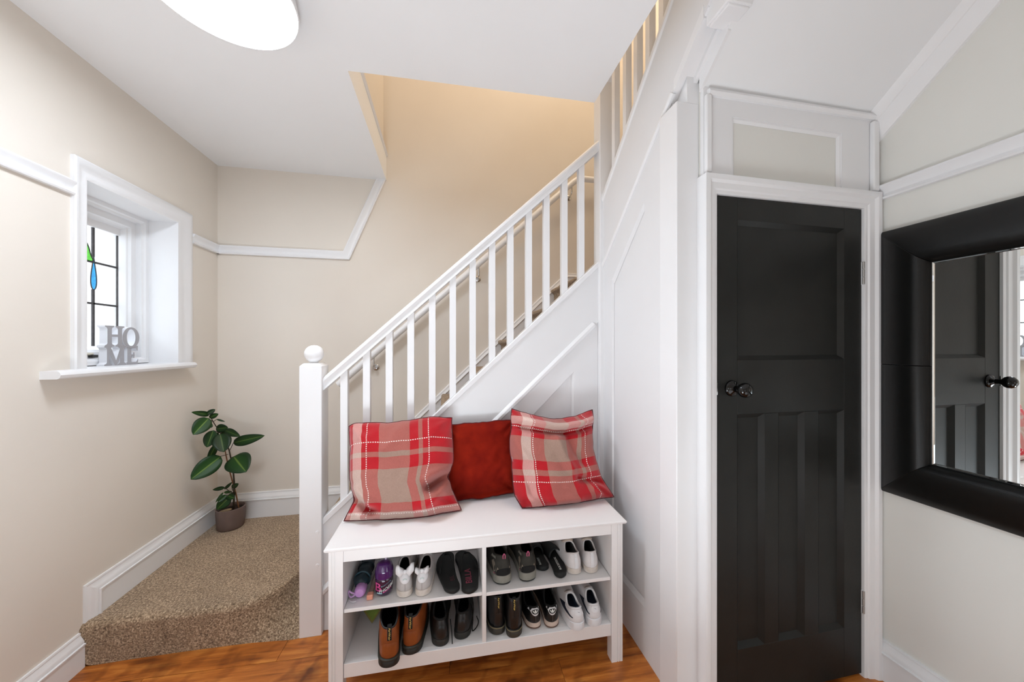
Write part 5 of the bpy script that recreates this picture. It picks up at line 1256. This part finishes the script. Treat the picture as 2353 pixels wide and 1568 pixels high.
um = thing('umbrella', 'folded dark navy umbrella with a lilac handle lying on the shelf', 'umbrella', (-0.316, 1.362, ZSL + 0.0006), 0.0)
fr = Loc(um)
M_UMB = mat('navy_umbrella_cloth', (16, 26, 34), 0.55, vary=0.4, scale=30, rgb2=(20, 48, 58))
bm = bmesh.new(); rows = []
for i in range(25):
    q = i / 24; r = 0.0275 * (0.86 + 0.14 * math.sin(13 * q) ** 2) * (1 - 0.35 * sstep(0.8, 1, q)) * (0.8 + 0.2 * sstep(0, 0.1, q))
    rows.append([bm.verts.new(fr((r + 0.0022 * math.sin(5 * a + 7 * q)) * math.cos(a), 0.028 + 0.185 * q, 0.034 + (r + 0.0022 * math.sin(5 * a + 7 * q)) * math.sin(a))) for a in [2 * PI * j / 28 for j in range(28)]])
for A, Q in zip(rows, rows[1:]):
    for j in range(28): bm.faces.new([A[j], A[(j + 1) % 28], Q[(j + 1) % 28], Q[j]])
bm.faces.new(rows[0]); bm.faces.new(rows[-1][::-1]); from_bm('canopy', bm, M_UMB, um, True)
tube('tie_band', [fr(0.0285 * math.cos(2 * PI * j / 28), 0.062, 0.034 + 0.0285 * math.sin(2 * PI * j / 28)) for j in range(28)], 0.0035, mat('teal_tie_band', (34, 68, 80), 0.5), um, 6, True)
tube('tie_band', [fr(0.0285 * math.cos(2 * PI * j / 28), 0.130 + 0.006 * math.cos(2 * PI * j / 28), 0.034 + 0.0285 * math.sin(2 * PI * j / 28)) for j in range(28)], 0.0028, mat('dark_tie_band', (26, 40, 48), 0.5), um, 6, True)
hd = lathe('handle', [(0.0, -0.003), (0.014, -0.002), (0.019, 0.003), (0.0205, 0.012), (0.0205, 0.036), (0.017, 0.046)], fr(0.004, 0.0, 0.0225), fr(0, 1, 0) - fr(0, 0, 0), mat('lilac_plastic', (190, 140, 196), 0.35, vary=0.04), um, 32)
tube('wrist_strap', [fr(-0.012, 0.004, 0.020), fr(-0.024, -0.004, 0.030), fr(-0.034, 0.004, 0.036), fr(-0.036, 0.010, 0.018), fr(-0.026, -0.004, 0.012), fr(-0.014, 0.0, 0.016)], 0.003, mat('lilac_strap', (186, 146, 190), 0.6), um, 8, True)
tube('strap_cord', [fr(-0.030, -0.004, 0.003), fr(-0.018, -0.016, 0.003), fr(-0.004, -0.014, 0.003), fr(-0.006, -0.006, 0.003)], 0.0016, mat('pale_cord', (214, 206, 208), 0.6), um, 6)

sk = thing('plastic_case', 'narrow peach see-through plastic case between umbrella and bottle', 'case', (-0.2735, 1.347, ZSL + 0.0006), 0.0)
fr = Loc(sk)
M_PEACH = mat('peach_plastic', (214, 136, 112), 0.25, vary=0.1, rgb2=(228, 156, 130), coat=0.4)
o = box('body', (-0.0085, 0.012, 0.0), (0.0085, 0.20, 0.016), mat('brown_tinted_plastic', (132, 92, 78), 0.2, vary=0.15, coat=0.4), sk, 0.003, lambda x, y, z: fr(x, y, z))
box('end_cap', (-0.011, 0.0, 0.0), (0.011, 0.022, 0.019), M_PEACH, sk, 0.003, lambda x, y, z: fr(x, y, z))

pk = thing('paper_packet', 'green and brown paper packet leaning at the back behind the tan boots', 'packet', (-0.292, 1.485, ZB + 0.001))
O2 = Vector((-0.292, 1.485, ZB + 0.0015))
bm = bmesh.new()
pts = [(-0.058, 0.050), (0.0, 0.0), (0.055, 0.056), (-0.003, 0.104)]
prism(bm, pts, lambda u, v, n: O2 + Vector((u, v * 0.9 + n, v + 0.0)), 0.0, 0.003)
from_bm('packet_sheet', bm, mat('green_brown_paper', (150, 146, 60), 0.5, vary=0.2, scale=12, rgb2=(120, 84, 50)), pk)
bm = bmesh.new(); prism(bm, [(-0.050, 0.050), (0.0, 0.007), (0.022, 0.030), (-0.028, 0.072)], lambda u, v, n: O2 + Vector((u, v * 0.9 - 0.0008 + n, v)), 0.0, 0.0008)
from_bm('green_print', bm, mat('leaf_green_print', (128, 150, 52), 0.5, vary=0.2, scale=30), pk)
